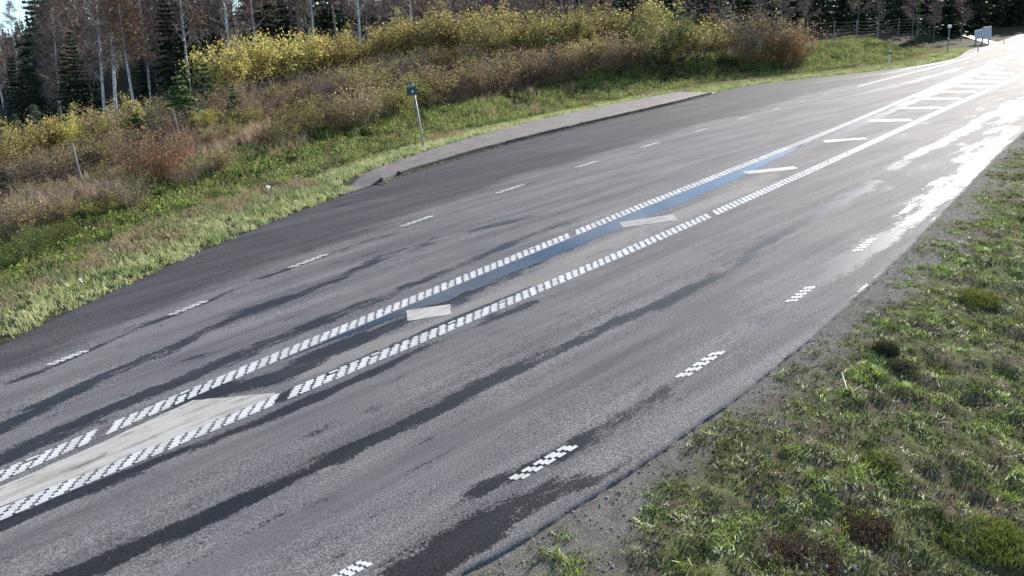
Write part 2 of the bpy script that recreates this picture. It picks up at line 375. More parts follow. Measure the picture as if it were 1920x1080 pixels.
DAMP = [
    ([(-60, 835), (0, 805), (100, 752), (200, 702), (320, 655), (450, 590), (560, 552), (650, 515), (720, 480), (850, 440), (960, 415), (1060, 395)], 0.34, 0.30, 0.95, 0.45),
    ([(-60, 890), (0, 862), (200, 772), (400, 688), (640, 588), (800, 523), (950, 462), (1100, 405)], 0.42, 0.26, 1.0, 0.5),
    ([(350, 752), (430, 725), (520, 708), (620, 660), (760, 598), (900, 538), (1100, 452)], 0.55, 0.30, 1.0, 0.7),
    ([(-60, 1015), (0, 988), (300, 862), (530, 772), (640, 722), (850, 630), (1000, 566)], 0.24, 0.18, 1.0, 0.6),
    ([(520, 750), (640, 690), (850, 600), (1000, 535)], 0.18, 0.12, 0.9, 0.5),
    ([(60, 1110), (150, 1075), (250, 1032), (380, 975), (540, 900), (620, 862), (700, 820), (820, 768), (950, 702), (1050, 655), (1150, 608), (1260, 560), (1400, 480), (1560, 390), (1600, 362), (1640, 340)], 0.34, 0.26, 1.05, 0.62),
    ([(730, 1095), (850, 1022), (950, 965), (1080, 900)], 0.55, 0.40, 1.05, 0.7),
    ([(880, 920), (950, 900), (1040, 858), (1110, 820), (1200, 770), (1300, 695)], 0.26, 0.2, 0.8, 0.5),
    ([(0, 725), (127, 675), (250, 620), (352, 580), (470, 530), (577, 492), (700, 447)], 0.15, 0.12, 0.75, 0.45),
]
damp = np.zeros(len(P2))
for pts, w0, w1, s0, s1 in DAMP:
    poly = np.array([on_road(p) for p in pts]); d, tt = pdist(P2, poly)
    w = 0.60 * (w0 + (w1 - w0) * tt); s = s0 + (s1 - s0) * tt
    damp = np.maximum(damp, s * np.clip(1.45 - 1.0 * d / w, 0, 1) * sst(0, 0.04, tt + 0.02))
FILM = [
    ([(1430, 600), (1500, 555), (1570, 500), (1660, 430), (1760, 350), (1850, 265), (1915, 190)], 0.32, 0.45, 0.50, 0.52),
    ([(1560, 508), (1640, 462), (1720, 405), (1800, 340), (1900, 240)], 0.20, 0.26, 0.65, 0.78),
    ([(1330, 530), (1560, 390), (1600, 362), (1640, 340)], 0.2, 0.26, 0.35, 0.66),
    ([(1670, 318), (1720, 290), (1780, 260), (1840, 225), (1900, 190)], 0.26, 0.32, 0.62, 0.66),
    ([(1380, 185), (1480, 165), (1560, 150), (1660, 138), (1780, 113)], 0.3, 0.5, 0.4, 0.7),
    ([(1560, 187), (1640, 170), (1720, 150), (1800, 128)], 0.3, 0.4, 0.4, 0.7),
    ([(1550, 262), (1600, 238), (1680, 204), (1760, 168), (1880, 112)], 0.2, 0.4, 0.7, 0.9),
]
film = np.zeros(len(P2))
for pts, w0, w1, s0, s1 in FILM:
    poly = np.array([on_road(p) for p in pts]); d, tt = pdist(P2, poly)
    w = w0 + (w1 - w0) * tt; s = s0 + (s1 - s0) * tt
    film = np.maximum(film, s * np.clip(1.4 - d / w, 0, 1))
track = np.zeros(len(P2))
for La, Lb in ((LB, ND), (FD, LA)):
    for f in (0.22, 0.74):
        c_ = La(P2[:, 1]) * (1 - f) + Lb(P2[:, 1]) * f; track = np.maximum(track, np.exp(-(((P2[:, 0] - c_) + (fbm(P2[:, 1] * 0.3, P2[:, 1] * 0, 45) - 0.5) * 0.5) / 0.42) ** 2))
sand = np.zeros(len(P2))
for pts, w in [([(545, 700), (600, 685), (680, 655), (800, 622), (950, 552), (1100, 482), (1300, 392), (1450, 330)], 0.42), ([(600, 885), (625, 873)], 0.08), ([(690, 377), (740, 373)], 0.12)]:
    sand = np.maximum(sand, np.clip(1.2 - pdist(P2, np.array([on_road(p) for p in pts]))[0] / w, 0, 1))
bay = sst(0.3, 1.2, FD(P2[:, 1]) - P2[:, 0] + (fbm(P2[:, 0] * 1.5, P2[:, 1] * 0.4, 41) - 0.5) * 1.2)
me = mesh('road', np.stack([XX.ravel(), YY2.ravel(), ZZ.ravel()], 1), rf, MT['asphalt'], attrs=dict(damp=damp, bay=bay, sand=sand, film=film, track=track), smooth=False)
road = obj('road', me, kind='structure')

def prism(pts, z0, h, zf=None):                                   # polygon in plan (anticlockwise) raised by h
    n = len(pts); zb = [float(zf(x, y)) + z0 if zf else z0 for x, y in pts]
    V = [(x, y, b) for (x, y), b in zip(pts, zb)] + [(x, y, b + h) for (x, y), b in zip(pts, zb)]
    F = [tuple(range(n, 2 * n))] + [(i, (i + 1) % n, n + (i + 1) % n, n + i) for i in range(n)]
    return V, F
def boxes_mesh(name, boxes, mat):                                 # boxes (x0,x1,y0,y1,z0,z1), no bottoms
    V = []; F = []
    for x0, x1, y0, y1, z0, z1 in boxes:
        k = len(V); V += [(x0, y0, z0), (x1, y0, z0), (x1, y1, z0), (x0, y1, z0), (x0, y0, z1), (x1, y0, z1), (x1, y1, z1), (x0, y1, z1)]
        F += [(k + 4, k + 5, k + 6, k + 7), (k, k + 1, k + 5, k + 4), (k + 1, k + 2, k + 6, k + 5), (k + 2, k + 3, k + 7, k + 6), (k + 3, k, k + 4, k + 7)]
    return mesh(name, V, F, mat)
def bar_boxes(cols, cw, ln, shift, y0=0.0, h=0.006):
    return [(-cols * cw / 2 + j * cw + 0.0004, -cols * cw / 2 + (j + 1) * cw - 0.0004, y0 + (j - (cols - 1) / 2) * shift - ln / 2, y0 + (j - (cols - 1) / 2) * shift + ln / 2, 0.0, h) for j in range(cols)]
def heading(L, y): return math.atan2(-(float(L(y + 0.2)) - float(L(y - 0.2))), 0.4)
def grade(y): return math.atan((float(zr(y + 0.2)) - float(zr(y - 0.2))) / 0.4)

# two profiled lines round the hatched island: sheared bars, gaps where the plough or a joint broke them
def worn_bar():
    B = []
    for a, b, c, d, e, f in bar_boxes(6, 0.051, 0.148, -0.048):
        if rnd.random() < 0.008: continue
        k = rnd.random() < 0.02
        B.append((a + rnd.uniform(0, .004), b - rnd.uniform(0, .004), c + rnd.uniform(-.012, .012) + 0.05 * (k and rnd.random() < 0.5), d + rnd.uniform(-.012, .012) - 0.05 * (k and rnd.random() < 0.5), e, f))
    return boxes_mesh('marking_bar', B, MT['line'])
BAR_MESH = [worn_bar() for _ in range(16)]
for L, gaps in ((LA, [(193, 811), (1066, 440)]), (LB, [(536, 741), (1332, 403)])):
    gy_ = [on_road(p)[1] for p in gaps]
    farV = []; farF = []; bars = []
    for y in np.arange(-4.0, 78.0, 0.203):
        if min(abs(y - q) for q in gy_) < 0.11: continue
        if y < 25.3: bars.append(y)
        else:
            a = heading(L, y); c, s = math.cos(a), math.sin(a); x = float(L(y))
            for x0, x1, y0, y1, z0, z1 in bar_boxes(3, 0.102, 0.142, -0.096):
                k = len(farV)
                farV += [(x + c * u - s * v, y + s * u + c * v, float(zr(y + v)) + 0.006) for u, v in ((x0, y0), (x1, y0), (x1, y1), (x0, y1))]
                farF.append((k, k + 1, k + 2, k + 3))
    line = obj('profiled_line', mesh('profiled_line', farV, farF, MT['line']), road, kind='stuff')
    for n, y in enumerate(bars):
        b = obj('marking_bar', BAR_MESH[int(rnd.integers(16))], line, (float(L(y)), y, float(zr(y))))
        b.rotation_euler = (grade(y), 0, heading(L, y) + rnd.normal(0, 0.035))
# broken edge lines: a metre of five short zigzag bars
def dash_mesh(worn):
    B = []
    for q in range(5):
        for c in bar_boxes(3, 0.051, 0.135, 0.05, (q - 2) * 0.2):
            if rnd.random() > worn * 0.12: B.append(tuple(np.array(c) + np.array([0, 0, *rnd.uniform(-.015, .015, 2), 0, 0])))
    return boxes_mesh('edge_dash', B, MT['line'])
DASH = [dash_mesh(0.3) for _ in range(4)]
FDP = [((90, 688), (163, 655)), ((312, 592), (392, 563)), ((540, 503), (613, 475)), ((748, 425), (814, 404)), ((930, 364), (988, 346)), ((1080, 315), (1125, 302)), ((1199, 277), (1239, 267)), ((1298, 248), (1328, 241)), ((1380, 224), (1402, 219)), ((1442, 206), (1463, 202)), ((1496, 192), (1513, 189)), ((1542, 179), (1557, 177))]
NDP = [((604, 1095), (690, 1048)), ((953, 902), (1091, 837)), ((1275, 712), (1360, 658)), ((1477, 568), (1530, 537))]
for n, (a, b) in enumerate(FDP + NDP):
    ga, gb = on_road(a), on_road(b); m = (ga + gb) / 2; L = FD if n < len(FDP) else ND
    d = obj('edge_dash', DASH[n % 4], road, (float(L(m[1])), m[1], float(zr(m[1]))))
    d.rotation_euler = (grade(m[1]), 0, heading(L, m[1])); d.scale = (1.0 if n >= len(FDP) else 0.95, np.hypot(*(gb - ga)) / 1.1, 1)
for y in np.arange(on_road((1503, 553))[1] + 3.25, 70, 3.2):
    d = obj('edge_dash', DASH[int(y) % 4], road, (float(ND(y)), y, float(zr(y)))); d.rotation_euler = (grade(y), 0, heading(ND, y))
def ribbon(L, ya, yb, w, up, step=0.5):
    V = []; F = []
    for y in np.arange(ya, yb, step):
        V += [(float(L(y)) - w / 2, y, float(zr(y)) + up), (float(L(y)) + w / 2, y, float(zr(y)) + up)]
    n = len(V) // 2
    return V, [(2 * k, 2 * k + 1, 2 * k + 3, 2 * k + 2) for k in range(n - 1)]
V, F = ribbon(FD, on_road((1640, 163))[1], 140, 0.14, 0.005)
obj('edge_line', mesh('edge_line', V, F, MT['line']), road)
# the hatched island: a solid tip and slanting slabs
def slab(name, px, inset=0):
    g = [tuple(on_road(p)) for p in px][::-1]
    # subdivide the outline and nibble it a little
    q = []
    for a, b in zip(g, g[1:] + g[:1]):
        n = max(2, int(math.hypot(b[0] - a[0], b[1] - a[1]) / 0.12))
        for k in range(n):
            t = k / n; j = 0.008 if k else 0
            q.append((a[0] + (b[0] - a[0]) * t + rnd.normal(0, j), a[1] + (b[1] - a[1]) * t + rnd.normal(0, j)))
    V, F = prism(q, 0.0, 0.0065, lambda x, y: zr(y))
    return obj(name, mesh(name, V, F, MT['hatch']), road)
slab('island_tip', [(-140, 972), (0, 913), (180, 835), (362, 751), (440, 744), (517, 737), (506, 746), (380, 799), (150, 893), (0, 951), (-140, 1010)])
for q in [[(762, 582), (844, 571), (846, 590), (764, 602)], [(1162, 417), (1262, 402), (1271, 413), (1168, 427)], [(1390, 322), (1488, 312), (1497, 317), (1403, 327)],
          [(1542, 263), (1620, 258), (1627, 261), (1547, 268)], [(1627, 225), (1705, 223), (1712, 227), (1630, 229)], [(1690, 202), (1762, 200), (1768, 203), (1695, 205)],
          [(1727, 184), (1797, 183), (1803, 186), (1732, 187)], [(1758, 171), (1828, 171), (1833, 174), (1763, 174)], [(1785, 160), (1852, 161), (1857, 164), (1789, 163)],
          [(1808, 151), (1873, 152), (1878, 155), (1812, 154)], [(1828, 143), (1886, 145), (1890, 147), (1832, 146)], [(1846, 135), (1898, 137), (1902, 139), (1850, 138)]]:
    slab('hatch_slab', q)

# standing water beside the far profiled line
PL = Line([(560, 688), (640, 655), (760, 606), (840, 572), (960, 520), (1090, 467), (1200, 424), (1300, 383), (1400, 337), (1480, 302), (1565, 259)], 4)
V = []; pys = np.arange(PL.y0, PL.y1 + 0.001, 0.05); C = 5
for y in pys:
    x0 = float(LA(y)) + 0.19; e = min(1, (y - PL.y0) / 3.5, (PL.y1 - y) / 9.0)
    x1 = x0 + max(0.02, (float(PL(y)) - x0) * 0.72 * e) + (float(fbm(y * 3.5, 1.0, 51)) - 0.5) * 0.22 * e + (float(vn(y * 14, 2.0, 52)) - 0.5) * 0.04 * e
    x0 += (float(vn(y * 6, 5.0, 53)) - 0.5) * 0.04
    for c in range(C): V.append((x0 + (max(x1, x0 + 0.01) - x0) * c / (C - 1), y, float(zr(y)) + 0.004))
n = len(pys); i = (np.arange(n - 1)[:, None] * C + np.arange(C - 1)[None]).ravel()
obj('puddle', mesh('puddle', V, np.stack([i, i + 1, i + C + 1, i + C], 1), MT['water'], smooth=True), kind='structure')

# side road at the foot of the hill
q = [hit(*p) for p in [(1802, 62), (1828, 69), (1850, 75), (1872, 81), (1915, 91)]]; r_ = [hit(*p) for p in [(1798, 66), (1826, 75), (1844, 81), (1862, 87), (1893, 97)]]
V = [(x, y, float(T(x, y)) + 0.06) for a in zip(q, r_) for x, y, z in a]
obj('side_road', mesh('side_road', V, [(2 * k + 1, 2 * k + 3, 2 * k + 2, 2 * k) for k in range(4)], MT['asphalt'], attrs=dict(damp=[0.7] * len(V), bay=[0] * len(V))), kind='structure')

# raised waiting platform with its kerb stones
PB = Line([(652, 346), (717, 307), (887, 264), (1048, 217), (1218, 184), (1303, 170)], 3)
def plat_z(y): return 0.135 * float(sst(YK0 - 1.6, YK0 + 0.4, y)) * float(sst(YK1 + 1.2, YK1 - 0.6, y))
V = []; ys = np.arange(YK0 - 2.0, YK1 + 1.0, 0.3); C = 8
for y in ys:
    x1 = float(FE(y)) - 0.11; x0 = min(float(PB(y)), x1 - 0.5); s = float(sst(YK0 - 2.2, YK0 - 0.2, y)); x0 = x1 + (x0 - x1) * (0.35 + 0.65 * s)
    for c in range(C): V.append((x0 + (x1 - x0) * min(c, C - 2) / (C - 2) + 0.03 * (c == C - 1), y, float(zr(y)) + plat_z(y) + 0.006 - 0.1 * (c == 0) - (plat_z(y) + 0.01) * (c == C - 1)))
n = len(ys); i = (np.arange(n - 1)[:, None] * C + np.arange(C - 1)[None]).ravel()
pav = obj('pavement', mesh('pavement', V, np.stack([i, i + 1, i + C + 1, i + C], 1), MT['paving'], smooth=True), kind='structure')
def kerb_mesh():
    w, h, l, b = 0.12, 0.22, 0.985, 0.014
    pr = [(0, -h), (w, -h), (w, -b), (w - b, 0), (0.0, 0)]
    V = [(x, -l / 2, z) for x, z in pr] + [(x, l / 2, z) for x, z in pr]
    F = [(i, i + 5, (i + 1) % 5 + 5, (i + 1) % 5) for i in range(5)] + [(0, 1, 2, 3, 4), (9, 8, 7, 6, 5)]
    return mesh('kerb_stone', V, F, MT['kerb'])
KM = kerb_mesh()
for y in np.arange(YK0 + 0.1, YK1 + 0.2, 1.0):
    k = obj('kerb_stone', KM, pav, (float(FE(y)) - 0.105 + rnd.normal(0, 0.008), y, float(zr(y)) + max(plat_z(y), 0.03) + 0.012 + rnd.normal(0, 0.004)))
    k.rotation_euler = (grade(y) + rnd.normal(0, 0.006) + (-0.03 if y < YK0 + 0.8 else 0), 0, heading(FE, y) + rnd.normal(0, 0.01)); k.scale = (1, 1.0 / math.cos(heading(FE, y)), 1)

# ------------------------------------------------------------------ plants: builders
def norm(v): return v / np.maximum(np.linalg.norm(v, axis=-1, keepdims=True), 1e-9)
class PM:                                                         # collects quads with a colour per vertex
    def __init__(s): s.v = []; s.f = []; s.c = []; s.n = 0
    def add(s, V, F, C):
        V = np.asarray(V, float).reshape(-1, 3); s.v.append(V); s.f.append(np.asarray(F) + s.n); s.c.append(np.broadcast_to(np.asarray(C, float), V.shape)); s.n += len(V)
    def tube(s, P, r, c, k=4):                                    # tapered tube along P
        P = np.asarray(P, float); n = len(P); r = np.broadcast_to(np.asarray(r, float), (n,))
        d = norm(np.gradient(P, axis=0)); a = norm(np.cross(d, [0.31, 0.95, 0.12])); b = np.cross(d, a)
        th = np.arange(k) * 2 * math.pi / k
        V = P[:, None] + r[:, None, None] * (np.cos(th)[None, :, None] * a[:, None] + np.sin(th)[None, :, None] * b[:, None])
        i = np.arange(n - 1)[:, None] * k; j = np.arange(k)[None]; j2 = (j + 1) % k
        F = np.stack([i + j, i + j2, i + k + j2, i + k + j], -1).reshape(-1, 4)
        s.add(V.reshape(-1, 3), F, c)
    def ribbons(s, A, B, w, rg, C, sag=0.0):                      # thin crossed-free strips A->B (two quads, slightly bent)
        A = np.asarray(A, float); B = np.asarray(B, float); n = len(A)
        if not n: return
        d = norm(B - A); sd = norm(np.cross(d, rg.normal(size=(n, 3)))); w = np.broadcast_to(np.asarray(w, float), (n,))[:, None]
        Mid = (A + B) / 2 + rg.normal(size=(n, 3)) * 0.05 * np.linalg.norm(B - A, axis=1, keepdims=True); Mid[:, 2] += sag * np.linalg.norm(B - A, axis=1)
        V = np.stack([A - sd * w, A + sd * w, Mid + sd * w * 0.7, Mid - sd * w * 0.7, B + sd * w * 0.25, B - sd * w * 0.25], 1).reshape(-1, 3)
        i = np.arange(n)[:, None] * 6
        F = np.concatenate([i + [0, 1, 2, 3], i + [3, 2, 4, 5]], 0)
        C = np.broadcast_to(np.asarray(C, float), (n, 3)); s.add(V, F, np.repeat(C, 6, 0))
    def leaves(s, P, size, rg, C, flat=0.35, asp=0.62):           # small diamond leaves
        P = np.asarray(P, float); n = len(P)
        if not n: return
        nrm = norm(rg.normal(size=(n, 3)) + np.array([0, 0, flat * 2])); u = norm(np.cross(nrm, rg.normal(size=(n, 3)))); v = np.cross(nrm, u)
        L = (np.broadcast_to(np.asarray(size, float), (n,)) * rg.uniform(0.6, 1.35, n))[:, None]
        V = np.stack([P - u * L * 0.5, P - v * L * 0.5 * asp, P + u * L * 0.5, P + v * L * 0.5 * asp], 1).reshape(-1, 3)
        i = np.arange(n)[:, None] * 4
        C = np.broadcast_to(np.asarray(C, float), (n, 3)); s.add(V, i + [0, 1, 2, 3], np.repeat(C, 4, 0))
    def mesh(s, name, mat, smooth=False): return mesh(name, np.concatenate(s.v), np.concatenate(s.f), mat, col=np.concatenate(s.c), smooth=smooth)
def pal(rg, n, cols, w=None, var=0.18):
    c = np.array(cols)[rg.choice(len(cols), n, p=None if w is None else np.array(w) / np.sum(w))]
    return np.clip(c * (1 + rg.normal(0, var, (n, 1))) * (1 + rg.normal(0, 0.06, (n, 3))), 0.004, 0.95)

def make_bush(seed, leafcols, lw=None, nst=26, ntw=9, nleaf=3600, h=2.4, spread=0.42, lsize=0.075, stemcol=(0.085, 0.062, 0.05), low=0.35, arch=0.25, clump=9):
    """unit bush of about h metres: (stems mesh, foliage mesh)"""
    rg = np.random.default_rng(seed); st = PM(); lf = PM(); tips = []; tips_w = []
    for i in range(nst):
        az = rg.uniform(0, 2 * math.pi); lean = spread * math.sqrt(rg.random()) * 1.25; H = h * rg.uniform(0.6, 1.0) * (1 - 0.25 * lean)
        b = np.array([math.cos(az), math.sin(az), 0]) * rg.uniform(0, 0.16 * h)
        t = np.linspace(0, 1, 6)[:, None]
        d = np.array([math.cos(az), math.sin(az), 0])
        P = b + d * lean * H * (t + arch * t * t) + np.array([0, 0, 1]) * H * (t - 0.12 * t * t) / 0.88 + rg.normal(0, 0.02 * h, (6, 3)) * t
        P[0, 2] = -0.05
        st.tube(P, 0.013 * h * 0.5 * np.linspace(1, 0.25, 6), np.array(stemcol) * rg.uniform(0.7, 1.4), 3)
        m = ntw; k = rg.uniform(low, 1.0, m); idx = k * 5; i0 = np.minimum(idx.astype(int), 4); fr = (idx - i0)[:, None]
        A = P[i0] * (1 - fr) + P[i0 + 1] * fr
        D = norm(rg.normal(size=(m, 3)) * 0.75 + d * 0.35 + np.array([0, 0, 0.75])); B = A + D * h * rg.uniform(0.10, 0.28, (m, 1))
        st.ribbons(A, B, 0.0045 * h * 0.6, rg, pal(rg, m, [stemcol], var=0.3)); tips.append(np.stack([A, B], 1))
    tp = np.concatenate(tips); cl = rg.normal(size=(clump, 3)) * np.array([0.35, 0.35, 0.27]) * h + np.array([0, 0, 0.72 * h])
    if nleaf:
        # leaves sit on the twigs, thicker near some clump centres, none near others
        dist = np.min(np.linalg.norm(tp.mean(1)[:, None] - cl[None], axis=2), 1); w = np.exp(-(dist / (0.20 * h)) ** 2) + 0.12
        j = rg.choice(len(tp), nleaf, p=w / w.sum()); f = rg.uniform(0.15, 1.1, (nleaf, 1))
        P = tp[j, 0] * (1 - f) + tp[j, 1] * f + rg.normal(0, 0.035 * h, (nleaf, 3))
        lf.leaves(P, lsize, rg, pal(rg, nleaf, leafcols, lw))
    a = st.mesh('stems', MT['twig']); b = lf.mesh('foliage', MT['leaf']) if nleaf else None
    return a, b
YEL = [(0.60, 0.46, 0.13), (0.66, 0.55, 0.19), (0.50, 0.42, 0.14), (0.38, 0.37, 0.14), (0.30, 0.22, 0.11)]
OLV = [(0.28, 0.26, 0.085), (0.20, 0.22, 0.07), (0.38, 0.33, 0.11), (0.24, 0.16, 0.085)]
BRN = [(0.30, 0.205, 0.13), (0.38, 0.265, 0.16), (0.23, 0.175, 0.12), (0.41, 0.33, 0.16)]
RST = [(0.42, 0.24, 0.10), (0.34, 0.20, 0.10), (0.45, 0.30, 0.13), (0.28, 0.23, 0.10)]
GRN = [(0.10, 0.15, 0.04), (0.15, 0.20, 0.06), (0.22, 0.24, 0.07), (0.08, 0.11, 0.035)]
BUSH = {
    'yellow': [make_bush(100 + i, YEL, [2, 1.6, 3, 3, 1.5], nleaf=4200, low=0.42, lsize=0.085, clump=14, nst=34) for i in range(3)],
    'gold': [make_bush(110 + i, YEL + OLV, [1, 0.6, 2, 3, 1.5, 2, 2, 1, 1], nleaf=3400, low=0.3, lsize=0.085) for i in range(2)],
    'olive': [make_bush(120 + i, OLV, nleaf=4200, low=0.15, spread=0.6, lsize=0.08, clump=14) for i in range(3)],
    'brown': [make_bush(130 + i, BRN + OLV, [3, 3, 3, 2, 1.5, 1.5, 1, 1], nleaf=3000, nst=34, ntw=14, low=0.12, spread=0.55, stemcol=(0.22, 0.155, 0.12), clump=14) for i in range(4)],
    'rust': [make_bush(140 + i, RST, nleaf=3600, nst=40, ntw=12, low=0.15, spread=0.6, stemcol=(0.22, 0.13, 0.085), clump=14) for i in range(2)],
    'green': [make_bush(150 + i, GRN, nleaf=4200, low=0.12, spread=0.55, clump=14) for i in range(2)],
    'bare': [make_bush(160 + i, BRN + OLV, nleaf=1300, lsize=0.065, nst=40, ntw=20, low=0.1, spread=0.45, stemcol=(0.25, 0.19, 0.16)) for i in range(4)],
}
def make_spruce(seed, H=10.0, wid=0.2, whorls=24, bare=0.06, cols=((0.020, 0.040, 0.016), (0.030, 0.055, 0.022), (0.045, 0.070, 0.028)), dens=1.0):
    rg = np.random.default_rng(seed); tr = PM(); cr = PM()
    z = np.linspace(0, H, 8); P = np.stack([rg.normal(0, 0.01 * H, 8) * (z / H), rg.normal(0, 0.01 * H, 8) * (z / H), z], 1); P[0, 2] = -0.3
    tr.tube(P, np.linspace(0.014 * H, 0.002 * H, 8), (0.09, 0.07, 0.06), 6)
    for w in range(whorls):
        t = bare + (1 - bare) * ((w + rg.uniform(-.3, .3)) / whorls); t = min(max(t, 0.02), 0.985); zz = t * H
        R = wid * H * (1 - t) ** 0.85 * rg.uniform(0.75, 1.15) + 0.02 * H
        nb = int(5 + 4 * (1 - t)); a0 = rg.uniform(0, 6.28)
        for b in range(nb):
            a = a0 + b * 6.283 / nb + rg.normal(0, 0.2); r = R * rg.uniform(0.65, 1.15)
            d = np.array([math.cos(a), math.sin(a), 0]); s = np.linspace(0, 1, 5)[:, None]
            Q = np.array([P[int(t * 7), 0], P[int(t * 7), 1], zz]) + d * r * s + np.array([0, 0, 1]) * r * (0.15 * (1 - t) * s - (0.55 - 0.55 * t) * s * s + 0.25 * t * s)
            m = int((14 + 10 * (1 - t)) * dens); f = rg.uniform(0.08, 1.0, m); ii = np.minimum((f * 4).astype(int), 3); fr = (f * 4 - ii)[:, None]
            A = Q[ii] * (1 - fr) + Q[ii + 1] * fr
            side = np.cross(d, [0, 0, 1]) * rg.choice([-1, 1], m)[:, None]
            B = A + (side * rg.uniform(0.5, 1.0, (m, 1)) + d * 0.7 + np.array([0, 0, -0.35]) + rg.normal(0, 0.15, (m, 3))) * (0.10 + 0.22 * r) * (1.1 - 0.6 * f[:, None])
            cr.ribbons(A, B, 0.05 + 0.012 * H * 0.5, rg, pal(rg, m, cols, var=0.3), sag=-0.05)
            cr.ribbons(Q[:-1], Q[1:], 0.03, rg, (0.05, 0.045, 0.03))
    return tr.mesh('trunk', MT['bark'], True), cr.mesh('crown', MT['needle'])
def make_birch(seed, H=14.0, twigcol=((0.26, 0.185, 0.14), (0.31, 0.225, 0.17), (0.22, 0.165, 0.135)), nbr=46, ntw=44, leaf=None, nleaf=0, start=0.2, mat='birch', rad=0.0085):
    rg = np.random.default_rng(seed); tr = PM(); cr = PM(); ends = []
    z = np.linspace(0, H, 12); ph = rg.uniform(0, 6.28, 2); amp = rg.uniform(0.006, 0.018) * H
    P = np.stack([amp * np.sin(z / H * 3 + ph[0]) - amp * math.sin(ph[0]), amp * np.sin(z / H * 2.6 + ph[1]) - amp * math.sin(ph[1]), z], 1); P[0, 2] = -0.4
    tr.tube(P, rad * H * np.linspace(1, 0.10, 12) ** 0.9, (1, 1, 1), 7)
    lb = PM()
    for b in range(nbr):
        t = start + (0.97 - start) * (b + rg.random()) / nbr; k = t * 11; i0 = min(int(k), 10); A = P[i0] * (1 - (k - i0)) + P[i0 + 1] * (k - i0)
        a = rg.uniform(0, 6.28); L = H * rg.uniform(0.12, 0.24) * (1.15 - 0.75 * t); d = np.array([math.cos(a), math.sin(a), 0])
        s = np.linspace(0, 1, 6)[:, None]
        Q = A + d * L * s * 0.75 + np.array([0, 0, 1]) * L * (0.95 * s - 0.45 * s * s) + rg.normal(0, 0.012 * H, (6, 3)) * s
        tr.tube(Q, 0.0028 * H * (1.1 - t * 0.7) * np.linspace(1, 0.25, 6), (1, 1, 1), 3)
        m = ntw; f = rg.uniform(0.2, 1.0, m); ii = np.minimum((f * 5).astype(int), 4); fr = (f * 5 - ii)[:, None]
        A2 = Q[ii] * (1 - fr) + Q[ii + 1] * fr; D = norm(rg.normal(size=(m, 3)) + d * 0.5 + np.array([0, 0, 0.25])); B2 = A2 + D * H * rg.uniform(0.02, 0.07, (m, 1)); B2[:, 2] -= 0.01 * H
        cr.ribbons(A2, B2, 0.0015 * H, rg, pal(rg, m, twigcol, var=0.25), sag=0.08); ends.append(B2)
    E_ = np.concatenate(ends)
    if nleaf:
        j = rg.integers(0, len(E_), nleaf); cr2 = PM(); cr2.leaves(E_[j] + rg.normal(0, 0.028 * H, (nleaf, 3)), 0.012 * H, rg, pal(rg, nleaf, leaf))
        cr.v += cr2.v; cr.f += [cr2.f[0] + cr.n]; cr.c += cr2.c; cr.n += cr2.n
    return tr.mesh('trunk', MT[mat], True), cr.mesh('crown', MT['leaf'] if nleaf else MT['twig'])
def make_pine(seed, H=12.0, start=0.5, ncl=46, cols=((0.035, 0.060, 0.030), (0.05, 0.08, 0.04), (0.07, 0.10, 0.05)), wid=0.17):
    rg = np.random.default_rng(seed); tr = PM(); cr = PM()
    z = np.linspace(0, H, 10); P = np.stack([0.012 * H * np.sin(z / H * 4), 0.01 * H * np.sin(z / H * 3 + 1), z], 1); P[0, 2] = -0.3
    tr.tube(P, 0.0115 * H * np.linspace(1, 0.12, 10), (1, 1, 1), 7)
    for b in range(ncl):
        t = start + (1 - start) * (b + rg.random()) / ncl; A = np.array([P[int(t * 9), 0], P[int(t * 9), 1], t * H]); a = rg.uniform(0, 6.28)
        r = wid * H * rg.uniform(0.4, 1.1) * (1.12 - t) / (1.12 - start) ; d = np.array([math.cos(a), math.sin(a), rg.uniform(0.0, 0.6)])
        B = A + d * r; tr.tube(np.stack([A, (A + B) / 2 + [0, 0, -0.02 * r], B]), [0.03, 0.02, 0.012], (1, 1, 1), 3)
        m = 60; c = B + rg.normal(0, 1, (m, 3)) * np.array([0.028, 0.028, 0.018]) * H
        cr.ribbons(c, c + norm(rg.normal(size=(m, 3)) + np.array([0, 0, 0.8])) * 0.035 * H, 0.016, rg, pal(rg, m, cols, var=0.3))
    return tr.mesh('trunk', MT['pinebark'], True), cr.mesh('crown', MT['needle'])
TREE = {
    'spruce': [make_spruce(200 + i, 11.0, 0.17 + 0.02 * i, 26) for i in range(3)],
    'birch': [make_birch(210 + i) for i in range(5)],
    'grey': [make_birch(220 + i, mat='greybark', rad=0.0075, ntw=40, start=0.22) for i in range(4)],
    'orange': [make_birch(230, leaf=[(0.46, 0.28, 0.10), (0.40, 0.25, 0.10), (0.52, 0.35, 0.14)], nleaf=4500, start=0.3)],
    'pine': [make_pine(240 + i) for i in range(2)],
    'youngspruce': [make_spruce(250 + i, 3.0, 0.26, 15, 0.03, ((0.075, 0.125, 0.045), (0.14, 0.20, 0.06), (0.20, 0.25, 0.09)), 1.6) for i in range(2)],
    'youngpine': [make_pine(255, 2.6, 0.12, 40, ((0.09, 0.14, 0.09), (0.12, 0.17, 0.11), (0.07, 0.11, 0.06)), 0.28)],
}
def plant(name, parts, names, base, scale, rz, label, cat, group=None, tilt=(0, 0)):
    o = bpy.data.objects.new(name, None); COL.objects.link(o); o.empty_display_size = 0.3
    o.location = base; o.rotation_euler = (tilt[0], tilt[1], rz)
    o.scale = scale if hasattr(scale, '__len__') else (scale,) * 3
    o['label'] = label; o['category'] = cat
    if group: o['group'] = group
    for m, n in zip(parts, names):
        if m is not None: obj(n, m, o)
    return o
